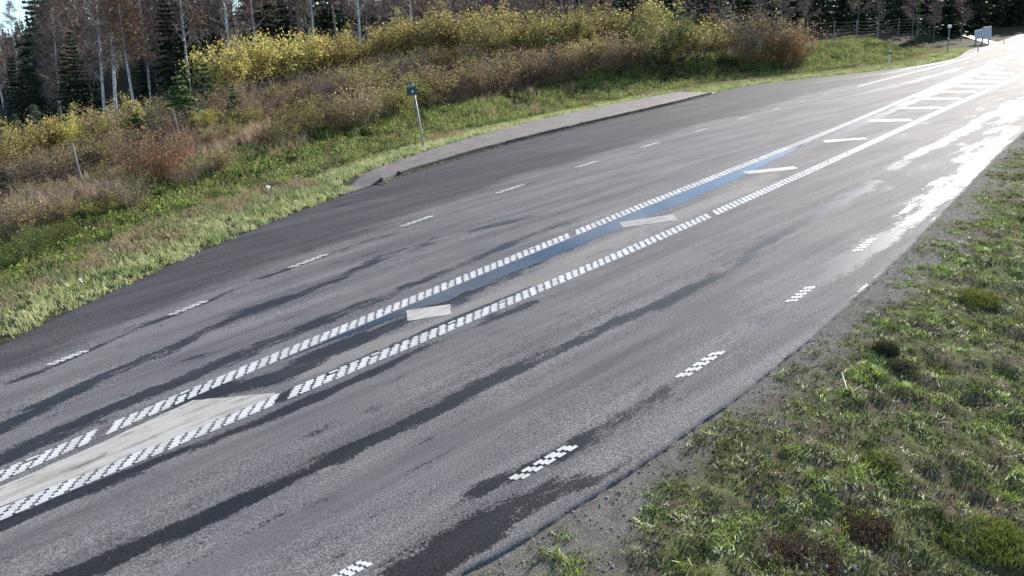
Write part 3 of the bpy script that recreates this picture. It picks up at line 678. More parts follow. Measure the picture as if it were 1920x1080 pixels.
def bush(px, py, hpx, kind, label, group=None, wid=1.0, v=None):
    b = hit(px, py); H = hpx / (FPX / depth(b)); B = BUSH[kind]; parts = B[int(rnd.integers(len(B))) if v is None else v]
    s = H / 2.35
    return plant('bush', parts, ('stems', 'foliage'), b, (s * wid, s * wid, s), rnd.uniform(0, 6.28), label, 'bush', group)
LEAN = np.array([R0[0], R0[1]])                                   # the wood stands a little out of plumb
def tree(kind, b, H, label, group=None, name=None, lean=0.07, wid=1.0):
    T_ = TREE[kind]; parts = T_[int(rnd.integers(len(T_)))]
    href = {'spruce': 11.0, 'youngspruce': 3.0, 'youngpine': 2.6, 'pine': 12.0}.get(kind, 14.0); s = H / href
    rz = rnd.uniform(0, 6.28)
    o = plant(name or {'spruce': 'spruce_tree', 'birch': 'birch_tree', 'grey': 'bare_tree', 'orange': 'birch_tree', 'pine': 'pine_tree', 'youngspruce': 'young_spruce', 'youngpine': 'young_pine'}[kind],
              parts, ('trunk', 'crown'), b, (s * wid, s * wid, s), rz, label, 'tree', group)
    ax = Vector((-R0[1], R0[0], 0)); l = lean + rnd.normal(0, 0.012)
    q = Matrix.Rotation(l, 4, Vector((F0[0], F0[1], 0))) @ Matrix.Rotation(rz, 4, 'Z')
    o.rotation_euler = q.to_euler()
    return o

# ------------------------------------------------------------------ bushes between the verge and the wood
bush(303, 350, 106, 'rust', 'rounded rust-orange bush in front of the wildlife fence', wid=1.15)
bush(150, 372, 42, 'olive', 'small sparse olive bush at the foot of a fence post')
bush(40, 330, 95, 'gold', 'tall golden bush behind the fence, left of the yellow sallows', wid=1.0)
bush(10, 352, 100, 'gold', 'golden leafy bush with bare purple lower stems behind the fence')
for a in [(85, 318, 100, 'yellow'), (130, 306, 92, 'yellow'), (165, 296, 85, 'gold')]:
    bush(*a, 'yellow-topped sallow bush growing behind the fence beside the young pines', 'yellow sallows by the young pines')
for a in [(205, 290, 100, 'brown'), (240, 275, 85, 'gold'), (275, 262, 75, 'brown'), (300, 250, 72, 'brown')]:
    bush(*a, 'brown and dull yellow bush behind the fence below the tall birches', 'brown bushes below the birches')
bush(390, 252, 46, 'yellow', 'small bush with sparse big yellow leaves beside the light green young spruce')
for a in [(430, 205, 110, 'yellow'), (470, 196, 116, 'yellow'), (515, 186, 112, 'yellow'), (555, 178, 106, 'yellow'), (600, 168, 98, 'yellow'), (645, 160, 98, 'yellow'), (675, 150, 90, 'gold')]:
    bush(*a, 'bright yellow sallow bush in the row behind the braced fence post', 'bright yellow sallows in a row', wid=1.1)
for a in [(745, 140, 92, 'yellow'), (780, 132, 98, 'gold'), (825, 124, 98, 'gold'), (870, 116, 96, 'gold'), (925, 108, 88, 'yellow')]:
    bush(*a, 'yellow leafed bush standing behind the fence above the leaning sign', 'yellow bushes above the sign', wid=1.15)
for a in [(560, 262, 72, 'olive'), (535, 280, 62, 'olive'), (600, 250, 70, 'olive')]:
    bush(*a, 'olive green bush at the edge of the lush weeds', 'olive bushes at the weed edge', wid=1.25)
for a in [(650, 250, 82, 'brown'), (690, 238, 84, 'brown'), (735, 225, 74, 'olive')]:
    bush(*a, 'dense brown bush with olive leaves left of the leaning sign', 'brown bushes left of the sign', wid=1.3)
bush(752, 222, 50, 'gold', 'small yellow-leafed bush just left of the leaning sign post', wid=0.8)
for a in [(815, 205, 78, 'olive'), (850, 196, 84, 'brown'), (895, 188, 84, 'brown'), (940, 180, 80, 'brown'), (985, 170, 76, 'brown'), (1030, 162, 76, 'brown')]:
    bush(*a, 'brown autumn bush behind the lush weeds right of the leaning sign', 'brown bushes right of the sign', wid=1.25)
bush(1102, 138, 60, 'yellow', 'glowing yellow bush among brown bushes behind the platform', wid=1.2)
for a in [(960, 128, 104, 'olive'), (1005, 122, 104, 'olive'), (1050, 120, 104, 'olive'), (1075, 146, 72, 'brown'), (1140, 140, 72, 'brown'), (1180, 132, 80, 'brown'), (1100, 110, 100, 'olive'), (1150, 108, 100, 'olive'), (1200, 104, 98, 'gold')]:
    bush(*a, 'brown and olive bush in the thicket behind the platform', 'thicket bushes behind the platform', wid=1.3)
bush(1235, 120, 92, 'green', 'dull green bush beside the big rounded yellow-green bush', wid=1.2)
bush(1310, 118, 72, 'gold', 'big rounded yellow-green bush beyond the end of the platform', wid=1.5, v=0)
bush(1352, 114, 52, 'gold', 'lower yellow-green bush against the big rounded one', wid=1.1, v=1)
bush(1280, 112, 88, 'olive', 'olive bush merging into the big rounded yellow-green bush', wid=1.2)
bush(1400, 122, 34, 'rust', 'small orange bush at the edge of the verge grass', wid=1.1)
for a in [(1395, 110, 90, 'bare'), (1425, 116, 92, 'bare'), (1450, 118, 84, 'brown')]:
    bush(*a, 'leafless brown bush between the orange bush and far fence', 'leafless bushes near the far fence', wid=1.2)
bush(1478, 126, 72, 'rust', 'spreading bush with orange top and bare forked stems before the far fence', wid=1.2)
bush(1500, 120, 58, 'brown', 'brown bush leaning over the start of the grassy bank', wid=1.1)
# filling growth: brown thicket on both sides of the fence
fill = [(20, 420, 60), (75, 385, 55), (230, 355, 55), (215, 318, 62), (60, 350, 70), (110, 340, 75), (170, 325, 72), (255, 305, 66), (345, 292, 58), (385, 285, 52), (420, 275, 50), (330, 262, 60), (365, 238, 66), (405, 228, 66), (450, 250, 58), (485, 236, 60), (470, 212, 66), (510, 224, 62), (545, 210, 62), (585, 205, 66), (620, 195, 66), (655, 188, 64), (700, 178, 66), (735, 168, 64), (775, 160, 66), (815, 150, 62), (860, 142, 60), (905, 136, 58), (715, 200, 60), (790, 182, 60), (1210, 128, 60), (1260, 106, 50), (1345, 100, 46), (1000, 148, 60), (930, 152, 62)]
for k, (a, b_, c_) in enumerate(fill):
    where = ['in the dry grass before the golden bushes', 'around the rust-orange bush', 'below the light green young spruce', 'in front of the bright yellow sallow row', 'between the sallow row and the olive bushes', 'behind the leaning sign', 'in the thicket above the platform'][int(np.searchsorted([200, 310, 430, 540, 700, 850], a))]
    bush(a, b_, c_, ('bare', 'brown', 'olive', 'bare')[k % 4], 'thin brown leafless bush ' + where, 'leafless bushes ' + where, wid=1.35)
for a in [(8, 458, 92, 'brown'), (55, 440, 84, 'bare'), (105, 424, 62, 'brown'), (250, 392, 62, 'bare'), (350, 352, 58, 'bare'), (400, 330, 56, 'brown'), (200, 408, 46, 'olive')]:
    bush(*a, 'brown scrubby bush at the ditch edge below the fence posts', 'scrubby bushes at the ditch edge', wid=1.5)
for a, b_, c_ in [(12, 520, 84), (58, 494, 70), (100, 470, 60), (150, 448, 44)]:
    bush(a, b_, c_, 'green', 'dark green leafy bush in the rough ditch weeds left of the rust bush', 'dark green bushes in the ditch weeds', wid=1.3)

# ------------------------------------------------------------------ young conifers
def at_px(px, py, hpx, kind, label, group=None, **kw):
    b = hit(px, py); return tree(kind, b, hpx / (FPX / depth(b)), label, group, **kw)
at_px(348, 250, 108, 'youngspruce', 'light green young spruce beside a pale fence post', wid=1.7)
at_px(395, 226, 108, 'youngspruce', 'thin pale green young spruce behind the light green one', wid=1.0)
at_px(445, 238, 78, 'youngspruce', 'small dark young spruce below the yellow sallow row', wid=1.0)
at_px(262, 274, 86, 'spruce', 'dark narrow young spruce left of the rust bush', wid=1.4, name='young_spruce')
at_px(75, 262, 62, 'youngpine', 'bluish young pine in front of the dark spruces', wid=1.1)
at_px(38, 268, 52, 'youngpine', 'smaller bluish young pine behind the golden bush', wid=1.1)

# ------------------------------------------------------------------ the wood
def wood(px, rng, kind, H, label, group=None, **kw):              # stands on the ground at a distance along the pixel column's direction
    d = ray(px, 200.0); u = np.array([d[0], d[1]]) / math.hypot(d[0], d[1]); x, y = u * rng
    return tree(kind, (x, y, float(T(x, y)) - 0.1), H, label, group, **kw)
wood(212, 78, 'birch', 17, 'tall white forked birch standing clear at the wood edge', lean=0.16)
wood(190, 80, 'birch', 16, 'straight white birch beside the tall forked birch', lean=0.15)
wood(105, 96, 'birch', 14, 'pale birch between the dark spruces at the wood edge', lean=0.15)
wood(250, 76, 'orange', 13.5, 'birch still carrying a full crown of orange-brown leaves', lean=0.12)
for px, r, H in [(25, 150, 14.0), (52, 165, 14.5), (6, 160, 13)]:
    wood(px, r, 'birch', H, 'slender bare birch outlined against the sky', 'birches against the sky', lean=0.1)
for px, r, H in [(60, 118, 10.0), (22, 125, 8), (40, 112, 7.5)]:
    wood(px, r, 'spruce', H, 'dark spruce at the open end of the wood by the young pines', 'dark spruces by the young pines', lean=0.1)
for px, r, H in [(98, 120, 19.0), (122, 110, 18), (145, 104, 19)]:
    wood(px, r, 'pine' if px == 122 else 'spruce', H, 'tall dark conifer rising above the end of the wood', 'tall conifers at the end of the wood', lean=0.1)
for px, r in [(62, 96), (150, 86), (30, 100), (335, 84), (128, 90), (45, 92), (80, 104), (278, 92), (372, 90), (415, 96), (520, 96), (560, 100), (640, 98)]:
    wood(px, r, 'spruce', rnd.uniform(6, 9.5) if px < 300 else rnd.uniform(10, 14), 'dark spruce among bare trees ' + (w_ := ['behind the young pines', 'beside the tall white birches', 'above the light green young spruce', 'above the bright yellow sallow row'][int(np.searchsorted([90, 300, 430], px))]), 'dark spruces ' + w_, lean=0.1)
for px, r in [(285, 88), (362, 84), (443, 80), (497, 90), (606, 88), (692, 80), (785, 90)]:
    wood(px, r, 'birch', rnd.uniform(13, 17), 'white stemmed bare birch at the edge of the wood', 'white birches along the wood edge', lean=0.11)
k = 0
while k < 85:
    px = rnd.uniform(70, 1150); r = rnd.uniform(86, 150)
    lim = np.interp(px, [0, 80, 110, 160, 700, 900, 1150], [7, 9, 14, 18, 18, 13, 9])
    wood(px, r, 'birch' if rnd.random() < 0.1 else 'grey', lim * rnd.uniform(0.75, 1.0), 'thin leafless tree deep in the wood ' + (w_ := ['by the orange-leafed birch', 'behind the light green young spruce', 'behind the bright yellow sallow row', 'behind the yellow bushes above the sign', 'far behind the thicket above the platform'][int(np.searchsorted([290, 420, 700, 930], px))]), 'thin leafless trees ' + w_, lean=0.10); k += 1
for px, r in [(1180, 96), (1255, 100), (1330, 104), (1400, 96), (1440, 110), (1490, 100), (1530, 92), (1570, 104), (1610, 98), (1650, 108), (1690, 100), (1725, 112), (1765, 106), (1800, 118), (1590, 120), (1670, 124), (1545, 116), (1745, 126), (1820, 128), (1850, 132), (1880, 126), (1900, 140), (1915, 130), (1945, 134), (1985, 130)]:
    wood(px, r, 'spruce', rnd.uniform(8, 11), 'dark spruce in the shaded wood ' + (w_ := ['far behind the big rounded bush', 'behind the leafless bushes by the far fence', 'right behind the far fence', 'above the thin grey roadside pole', 'around the pale stepped board'][int(np.searchsorted([1350, 1500, 1690, 1790], px))]), 'dark spruces ' + w_, lean=0.0, wid=1.35)
for px, r in [(1420, 84), (1470, 88), (1510, 82), (1600, 88), (1640, 90), (1700, 92), (1740, 94), (1790, 100), (1350, 86), (1290, 84)]:
    wood(px, r, 'grey', rnd.uniform(6, 9), 'small bare grey tree just behind the far fence', 'bare trees behind the far fence', lean=0.0)

# ------------------------------------------------------------------ uncountable growth
def blades(pm, P, n, hgt, rg, C, wid=0.006, lean=0.55, one=False): # n blades at each of the points P: bent two-quad blades
    m = len(P); B = np.repeat(P, n, 0) + np.c_[rg.normal(0, 0.035, (m * n, 2)), np.zeros(m * n)]
    h = (np.repeat(np.broadcast_to(hgt, (m,)), n) * rg.uniform(0.5, 1.2, m * n))[:, None]
    a = rg.uniform(0, 6.283, m * n); d = np.c_[np.cos(a), np.sin(a), np.zeros(m * n)] * rg.uniform(0.1, 1.0, (m * n, 1)) * lean
    a2 = rg.uniform(0, 6.283, m * n); s = np.c_[np.cos(a2), np.sin(a2), np.zeros(m * n)] * wid
    M1 = B + (d * 0.35 + [0, 0, 0.62]) * h; E1 = B + (d + [0, 0, 0.95]) * h
    if one:
        C = np.repeat(C, n, 0) * (1 + rg.normal(0, 0.2, (m * n, 1)))
        pm.add(np.stack([B - s, B + s, E1 + s * 0.35, E1 - s * 0.35], 1).reshape(-1, 3), np.arange(m * n)[:, None] * 4 + [0, 1, 2, 3], np.repeat(np.clip(C, 0.004, 0.9), 4, 0)); return
    V = np.stack([B - s, B + s, M1 + s * 0.8, M1 - s * 0.8, E1 + s * 0.2, E1 - s * 0.2], 1).reshape(-1, 3)
    i = np.arange(m * n)[:, None] * 6
    C = np.repeat(C, n, 0) * (1 + rg.normal(0, 0.16, (m * n, 1)))
    pm.add(V, np.concatenate([i + [0, 1, 2, 3], i + [3, 2, 4, 5]], 0), np.repeat(np.clip(C, 0.004, 0.9), 6, 0))
def band(n, ya, yb, da, db, rg, side, pw=1.0):
    y = ya + (yb - ya) * rg.random(n) ** pw; d = da + (db - da) * rg.random(n)
    x = FE(y) - d if side == 'L' else NE(y) + d
    return x, y, d
rg = np.random.default_rng(77)
def mixc(c0, c1, t): return np.array(c0) * (1 - t[:, None]) + np.array(c1) * t[:, None]
# mown verge on the far side
x, y, d = band(36000, -8, 80, -0.10, 5.2, rg, 'L', 1.2)
inb = (y > YK0 - 1.4) & (y < YK1 + 0.8); off = np.where(inb, FE(y) - PB(y) + 0.05, 0.0); x = x - off * (1 - 0.0)
n1 = fbm(x * 0.7, y * 0.7, 61); n2 = fbm(x * 2.5, y * 2.5, 62); keep = rg.random(len(x)) < np.clip(0.30 + d / 0.5 + 0.9 * (fbm(y * 1.4, y * 0, 65) - 0.5), 0, 1)
x, y, d, n1, n2 = x[keep], y[keep], d[keep], n1[keep], n2[keep]
c = mixc((0.29, 0.34, 0.13), (0.50, 0.48, 0.25), sst(0.35, 0.7, n2)); c = c * (1 - sst(1.6, 2.6, d + (n1 - 0.5) * 3)[:, None]) + mixc((0.33, 0.25, 0.155), (0.24, 0.26, 0.11), sst(0.4, 0.65, n2)) * sst(1.6, 2.6, d + (n1 - 0.5) * 3)[:, None]
pm = PM(); blades(pm, np.stack([x, y, T(x, y)], 1), 6, 0.07 + 0.10 * n1 + 0.05 * sst(1.5, 4, d), rg, c, 0.009, 0.9, True)
obj('verge_grass', pm.mesh('verge_grass', MT['blade']), kind='stuff', label='mown yellow-green verge grass along the far road edge', cat='grass')
# lush leafy weeds in the ditch
x, y, d = band(6200, -8, 78, 3.2, 10.5, rg, 'L', 1.1)
off = np.where((y > YK0 - 1.4) & (y < YK1 + 0.8), FE(y) - PB(y) - 1.0, 0.0); x = x - off
n1 = fbm(x * 0.45, y * 0.45, 71); n2 = fbm(x * 1.6, y * 1.6, 72); keep = rg.random(len(x)) < sst(0.30, 0.5, n1 + 0.10 * sst(4, 6, d))
x, y, d, n1, n2 = x[keep], y[keep], d[keep], n1[keep], n2[keep]; m = len(x); k = 30
c = mixc((0.08, 0.125, 0.04), (0.25, 0.36, 0.09), sst(0.35, 0.62, n2)); c = np.where((rg.random(m) < 0.13)[:, None], np.array([0.17, 0.12, 0.06]), c)
u = norm(rg.normal(size=(m * k, 3))); u[:, 2] = np.abs(u[:, 2]); s = (0.15 + 0.22 * np.repeat(n2, k))[:, None]
Pp = np.repeat(np.stack([x, y, T(x, y)], 1), k, 0) + u * s * rg.uniform(0.4, 1.1, (m * k, 1)) * np.array([1.3, 1.3, 1.25])
pm = PM(); pm.leaves(Pp, 0.10, rg, np.repeat(c, k, 0) * (1 + rg.normal(0, 0.22, (m * k, 1))).clip(0.3, 2), flat=0.5, asp=0.6)
kb = rg.random(m) < 0.8; blades(pm, np.stack([x, y, T(x, y)], 1)[kb] + np.c_[rg.normal(0, 0.2, (kb.sum(), 2)), np.zeros(kb.sum())], 9, 0.2 + 0.35 * n2[kb], rg, mixc((0.17, 0.20, 0.07), (0.36, 0.33, 0.16), rg.random(kb.sum())), 0.009, 0.8, True)
obj('weeds', pm.mesh('weeds', MT['leaf']), kind='stuff', label='lush green leafy weeds between the mown verge and the bushes', cat='weeds')
# tall straw-coloured grass
pts = []
for px0, px1, pyf, n in [(70, 235, lambda q: 392 - 0.2 * (q - 70), 80), (330, 500, lambda q: 300 - 0.30 * (q - 330), 80), (880, 1060, lambda q: 205 - 0.2 * (q - 880), 10), (0, 70, lambda q: 415 - 0.2 * q, 15), (500, 560, lambda q: 282, 10)]:
    for _ in range(n):
        q = rg.uniform(px0, px1); h_ = hit(q, pyf(q) + rg.normal(0, 10)); pts.append(h_)
pts = np.array(pts); pm = PM()
blades(pm, pts.repeat(4, 0) + np.c_[rg.normal(0, 0.35, (len(pts) * 4, 2)), np.zeros(len(pts) * 4)], 18, rg.uniform(0.4, 0.75, len(pts) * 4), rg, pal(rg, len(pts) * 4, [(0.50, 0.38, 0.26), (0.40, 0.30, 0.21), (0.56, 0.45, 0.31)]), 0.007, 0.55)
obj('dry_grass', pm.mesh('dry_grass', MT['blade']), kind='stuff', label='tall dry straw-coloured grass beside the rust bush', cat='grass')
# brown undergrowth under and behind the bushes
x, y, d = band(19000, -6, 150, 7.0, 75, rg, 'L', 1.25)
n1 = fbm(x * 0.3, y * 0.3, 81); m = len(x); A = np.stack([x, y, T(x, y) - 0.05], 1); hh = (0.35 + 0.8 * n1 * rg.random(m)) * sst(6, 11, d)
B = A + np.c_[rg.normal(0, 0.22, (m, 2)) * hh[:, None], hh]
c = pal(rg, m, [(0.12, 0.08, 0.06), (0.17, 0.115, 0.08), (0.10, 0.075, 0.065), (0.20, 0.155, 0.10)], var=0.25)
pm = PM(); pm.ribbons(A, B, 0.012, rg, c)
for q in range(2):
    f = rg.uniform(0.3, 0.9, (m, 1)); a2 = A * (1 - f) + B * f; pm.ribbons(a2, a2 + norm(rg.normal(size=(m, 3)) + [0, 0, 0.7]) * 0.3 * hh[:, None], 0.008, rg, c)
j = rg.integers(0, m, 26000); f = rg.uniform(0.2, 1.05, (26000, 1)); pm.leaves(A[j] * (1 - f) + B[j] * f + rg.normal(0, 0.08, (26000, 3)), 0.075, rg, pal(rg, 26000, [(0.18, 0.12, 0.065), (0.14, 0.13, 0.05), (0.25, 0.18, 0.07), (0.11, 0.075, 0.05)]))
obj('undergrowth', pm.mesh('undergrowth', MT['twig']), kind='stuff', label='brown stalks and low scrub under the bushes', cat='undergrowth')
# the depth of the wood, where single stems can no longer be told apart
pm = PM(); m = 1150; px = rg.uniform(-150, 2250, m); r = rg.uniform(150, 260, m)
dirs = np.array([ray(q, 200.0) for q in px]); u = dirs[:, :2] / np.linalg.norm(dirs[:, :2], axis=1, keepdims=True); xy = u * r[:, None]
H = np.interp(px, [-150, 60, 100, 150, 800, 1000, 1400, 1500, 2250], [7, 7, 11, 16, 16, 12, 11, 13, 13]) * rg.uniform(0.75, 1.05, m)
A = np.c_[xy, T(xy[:, 0], xy[:, 1]) - 0.3]; B = A + np.c_[rg.normal(0, 0.4, (m, 2)), H]; B[:, :2] += R0[:2] * H[:, None] * 0.06
pm.ribbons(A, B, 0.13, rg, pal(rg, m, [(0.10, 0.085, 0.08), (0.07, 0.055, 0.05), (0.22, 0.20, 0.19)], [2, 3, 1]))
k = 34; f = rg.uniform(0.12, 1.0, (m * k, 1)); A2 = np.repeat(A, k, 0) * (1 - f) + np.repeat(B, k, 0) * f
con = np.repeat(rg.random(m) < np.where(px > 1350, 0.7, 0.3), k); L = np.repeat(H, k)[:, None] * 0.22 * (1.15 - f)
D = norm(rg.normal(size=(m * k, 3)) + np.where(con, -0.35, 0.55)[:, None] * np.array([0, 0, 1])); cc = np.where(con[:, None], pal(rg, m * k, [(0.020, 0.036, 0.018), (0.03, 0.05, 0.022)], var=0.3), pal(rg, m * k, [(0.21, 0.145, 0.125), (0.17, 0.125, 0.115)], var=0.3))
pm.ribbons(A2, A2 + D * L, np.where(con, 0.30, 0.10), rg, cc)
obj('distant_forest', pm.mesh('distant_forest', MT['twig']), kind='stuff', label='mass of brown and dark trees in the depth of the wood', cat='forest')

# dead leaves and silt washed against the kerb
y = YK0 - 0.6 + (YK1 - YK0 + 0.8) * rg.random(2600) ** 1.3; x = FE(y) + 0.03 + np.abs(rg.normal(0, 0.08, 2600)) * (0.4 + 1.4 * vn(y * 0.9, y * 0, 85))
pm = PM(); pm.leaves(np.stack([x, y, zr(y) + 0.012 + rg.random(2600) * 0.02], 1), 0.06, rg, pal(rg, 2600, [(0.34, 0.27, 0.18), (0.22, 0.16, 0.10), (0.42, 0.36, 0.26)]), flat=1.5)
obj('leaf_litter', pm.mesh('leaf_litter', MT['leaf']), kind='stuff', label='dead leaves and straw gathered along the foot of the kerb', cat='leaf litter')
# near bank: thin mossy tufts, gravel and a few dead leaves
x, y, d = band(94000, -3, 60, 0.08, 7.2, rg, 'R', 2.3)
n1 = fbm(x * 1.1, y * 1.1, 21); n2 = fbm(x * 4, y * 4, 92); n3 = fbm(x * 0.55, y * 0.55, 93); e_ = -0.25 + 0.02 * np.clip(14 - y, 0, 14)
cov = sst(e_, e_ + 1.1, d + (n1 - 0.5) * 2.6 + (n2 - 0.5) * 1.6); keep = rg.random(len(x)) < cov * (0.10 + 0.90 * sst(0.38, 0.51, n2 + 0.11 * sst(0.5, 1.6, d))) + 0.02
x, y, d, n1, n2, n3 = [q[keep] for q in (x, y, d, n1, n2, n3)]
c = mixc((0.088, 0.092, 0.036), (0.175, 0.20, 0.050), sst(0.45, 0.66, n2)); c = c * (1 - sst(0.5, 0.62, n3)[:, None]) + mixc((0.105, 0.078, 0.042), (0.15, 0.14, 0.05), sst(0.5, 0.68, n2)) * sst(0.5, 0.62, n3)[:, None]
q_ = rg.random(len(x)); c = np.where((q_ < 0.13)[:, None], np.array([0.42, 0.39, 0.28]), np.where((q_ < 0.2)[:, None], np.array([0.12, 0.075, 0.045]), c))
pm = PM(); blades(pm, np.stack([x, y, bank_z(y, d) - 0.01], 1), 6, (0.015 + 0.06 * n2 + 0.02 * sst(3, 6, d)) * (0.6 + 1.1 * fbm(x * 0.9, y * 0.9, 97)), rg, c * np.array([0.98, 1.1, 0.95]) * (0.8 + 0.85 * sst(0.3, 0.7, fbm(x * 6, y * 6, 98)))[:, None] * 1.1, 0.008, 1.5, True)
obj('bank_grass', pm.mesh('bank_grass', MT['blade']), kind='stuff', label='thin mossy grass tufts on the bank beside the gravel shoulder', cat='grass')
x, y, d = band(30000, -2, 20, 0.0, 6.0, rg, 'R', 1.6); z = bank_z(y, d); r = rg.gamma(2.2, 0.0036, len(x)).clip(0.003, 0.022)[:, None]
O = np.array([[1, 0, 0], [0, 1, 0], [-1, 0, 0], [0, -1, 0], [0, 0, 0.8], [0, 0, -0.8]])
V = np.stack([x, y, z + 0.003], 1)[:, None] + (O[None] * (1 + rg.normal(0, 0.25, (len(x), 6, 1)))) * r[:, None]
F = (np.arange(len(x))[:, None, None] * 6 + np.array([[0, 1, 4], [1, 2, 4], [2, 3, 4], [3, 0, 4]])[None]).reshape(-1, 3)
c = np.repeat(pal(rg, len(x), [(0.25, 0.24, 0.22), (0.15, 0.145, 0.135), (0.46, 0.44, 0.41), (0.19, 0.14, 0.11)], [4, 4, 1.4, 1], var=0.2), 6, 0)
obj('gravel', mesh('gravel', V.reshape(-1, 3), F, MT['twig'], col=c), kind='stuff', label='loose gravel along the near asphalt edge', cat='gravel')

# ------------------------------------------------------------------ fences
def cyl(r0, r1, h, n=8, cap=True):
    V = [(r0 * math.cos(a), r0 * math.sin(a), 0) for a in np.arange(n) * 2 * math.pi / n] + [(r1 * math.cos(a), r1 * math.sin(a), h) for a in np.arange(n) * 2 * math.pi / n]
    F = [(i, (i + 1) % n, n + (i + 1) % n, n + i) for i in range(n)] + [tuple(range(n, 2 * n))]
    return V, F
def fence(name, pts, H, label, braces=(), rows=11, cell=0.3, post_r=0.042, wire_w=0.0022, sag=0.0):
    root = bpy.data.objects.new(name, None); COL.objects.link(root); b0 = pts[0]; root.location = b0; root['label'] = label; root['category'] = 'fence'
    pmesh = mesh('fence_post', *cyl(post_r, post_r * 0.9, H + 0.5), MT['wood'], smooth=False)
    for i, p in enumerate(pts):
        o = obj('fence_post', pmesh, root, Vector(p) - Vector(b0) + Vector((0, 0, -0.45))); o.rotation_euler = (rnd.normal(0, 0.02), rnd.normal(0, 0.02) + 0.03, rnd.uniform(0, 6))
        if i in braces:
            q = np.array(pts[min(i + 1, len(pts) - 1)]) - np.array(p) if i + 1 < len(pts) else np.array(p) - np.array(pts[i - 1]); L = np.linalg.norm(q); t = q / L
            a = Vector(np.array(p) + np.array([0, 0, H * 0.85]) - np.array(b0)); e = Vector(np.array(p) + t * 1.5 - np.array(b0)); dv = e - a
            br = obj('fence_brace', mesh('fence_brace', *cyl(post_r * 0.8, post_r * 0.8, dv.length), MT['wood']), root, a); br.rotation_euler = dv.to_track_quat('Z', 'Y').to_euler()
    A = []; B = []
    for p, q in zip(pts[:-1], pts[1:]):
        p = np.array(p) - b0; q = np.array(q) - b0
        for k in range(rows):
            z = H * (0.05 + 0.93 * (k / (rows - 1)) ** 1.15); n = 4
            for s in range(n):
                f0, f1 = s / n, (s + 1) / n
                A.append(p + (q - p) * f0 + [0, 0, z - sag * 4 * f0 * (1 - f0)]); B.append(p + (q - p) * f1 + [0, 0, z - sag * 4 * f1 * (1 - f1)])
        if cell:
            n = max(2, int(np.linalg.norm(q - p) / cell))
            for s in range(1, n): A.append(p + (q - p) * s / n + [0, 0, 0.1]); B.append(p + (q - p) * s / n + [0, 0, H * 0.98])
    A = np.array(A); B = np.array(B); d = norm(B - A); V = []; F = []
    a = norm(np.cross(d, [0.3, 0.2, 0.93])); b = np.cross(d, a); w = wire_w
    ring = [a * w, (-0.5 * a + 0.866 * b) * w, (-0.5 * a - 0.866 * b) * w]
    V = np.stack([A + r for r in ring] + [B + r for r in ring], 1).reshape(-1, 3); i = np.arange(len(A))[:, None] * 6
    F = np.concatenate([i + [0, 1, 4, 3], i + [1, 2, 5, 4], i + [2, 0, 3, 5]])
    obj('wire_mesh', mesh('wire_mesh', V, F, MT['wire']), root)
    return root
tops = [(-60, 340), (134, 273), (327, 207), (508, 152), (681, 113), (745, 136 - 38), (832, 85), (960, 66), (1090, 52), (1210, 44)]
FP = [hit(a, b_, 1.6) for a, b_ in tops]
fence('wildlife_fence', [np.array(p) for p in FP], 1.6, 'wire mesh wildlife fence with pale wooden posts running through the bushes', braces=(3, 6))
FP2 = [hit(a, b_) for a, b_ in [(1500, 90), (1522, 88), (1563, 86), (1604, 83), (1646, 78), (1682, 74), (1720, 70)]]
fence('wildlife_fence', [np.array(p) for p in FP2], 1.9, 'far fence of grey posts and sagging pale wires above the grassy bank', rows=8, cell=0, wire_w=0.007, sag=0.08)

# ------------------------------------------------------------------ signs and posts
def group(name, loc, label, cat, grp=None):
    o = bpy.data.objects.new(name, None); COL.objects.link(o); o.location = loc; o['label'] = label; o['category'] = cat
    if grp: o['group'] = grp
    return o
def box(name, parent, c, s, mat, rot=None, bev=0.0):
    x, y, z = (q / 2 for q in s); b = min(s) * bev
    V = [(i * x, j * y, k * z) for k in (-1, 1) for i, j in ((-1, -1), (1, -1), (1, 1), (-1, 1))]
    o = obj(name, mesh(name, V, [(3, 2, 1, 0), (4, 5, 6, 7), (0, 1, 5, 4), (1, 2, 6, 5), (2, 3, 7, 6), (3, 0, 4, 7)], mat), parent, c)
    if rot: o.rotation_euler = rot
    return o
p = hit(795, 276); sg = group('road_sign', p, 'leaning sign with small dark green plate on a thin grey post by the platform', 'sign')
H = 118 / (FPX / depth(p))
post = obj('post', mesh('post', *cyl(0.035, 0.035, H + 0.3, 10), MT['galv'], smooth=True), sg, (0, 0, -0.3))
zt = H - 0.05; az = YAW + 0.55                                      # the plate turns mostly towards the road
face = Matrix.Rotation(az, 4, 'Z'); U = Vector((math.cos(az), math.sin(az), 0)); Nn = Vector((math.sin(az), -math.cos(az), 0))
pl = box('sign_plate', sg, U * -0.12 + Nn * 0.06 + Vector((0, 0, zt - 0.22)), (0.42, 0.025, 0.36), MT['green'], (0, 0, az))
box('plate_frame', pl, (0, -0.016, 0.15), (0.40, 0.012, 0.04), MT['palegreen']); box('plate_frame', pl, (0, -0.016, -0.15), (0.40, 0.012, 0.04), MT['palegreen'])
dm = mesh('emblem', *cyl(0.045, 0.045, 0.008, 20), MT['white']); em = obj('emblem', dm, pl, (0.03, -0.0135, -0.02)); em.rotation_euler = (math.pi / 2, 0, 0)
box('upper_plate', sg, U * -0.18 + Nn * 0.05 + Vector((0, 0, zt + 0.09)), (0.28, 0.02, 0.10), MT['palegreen'], (0, 0, az))
clamp = box('clamp', sg, Nn * 0.02 + Vector((0, 0, zt - 0.2)), (0.10, 0.09, 0.05), MT['galv'], (0, 0, az))
sg.rotation_euler = Matrix.Rotation(-0.055, 4, Vector((F0[0], F0[1], 0))).to_euler()
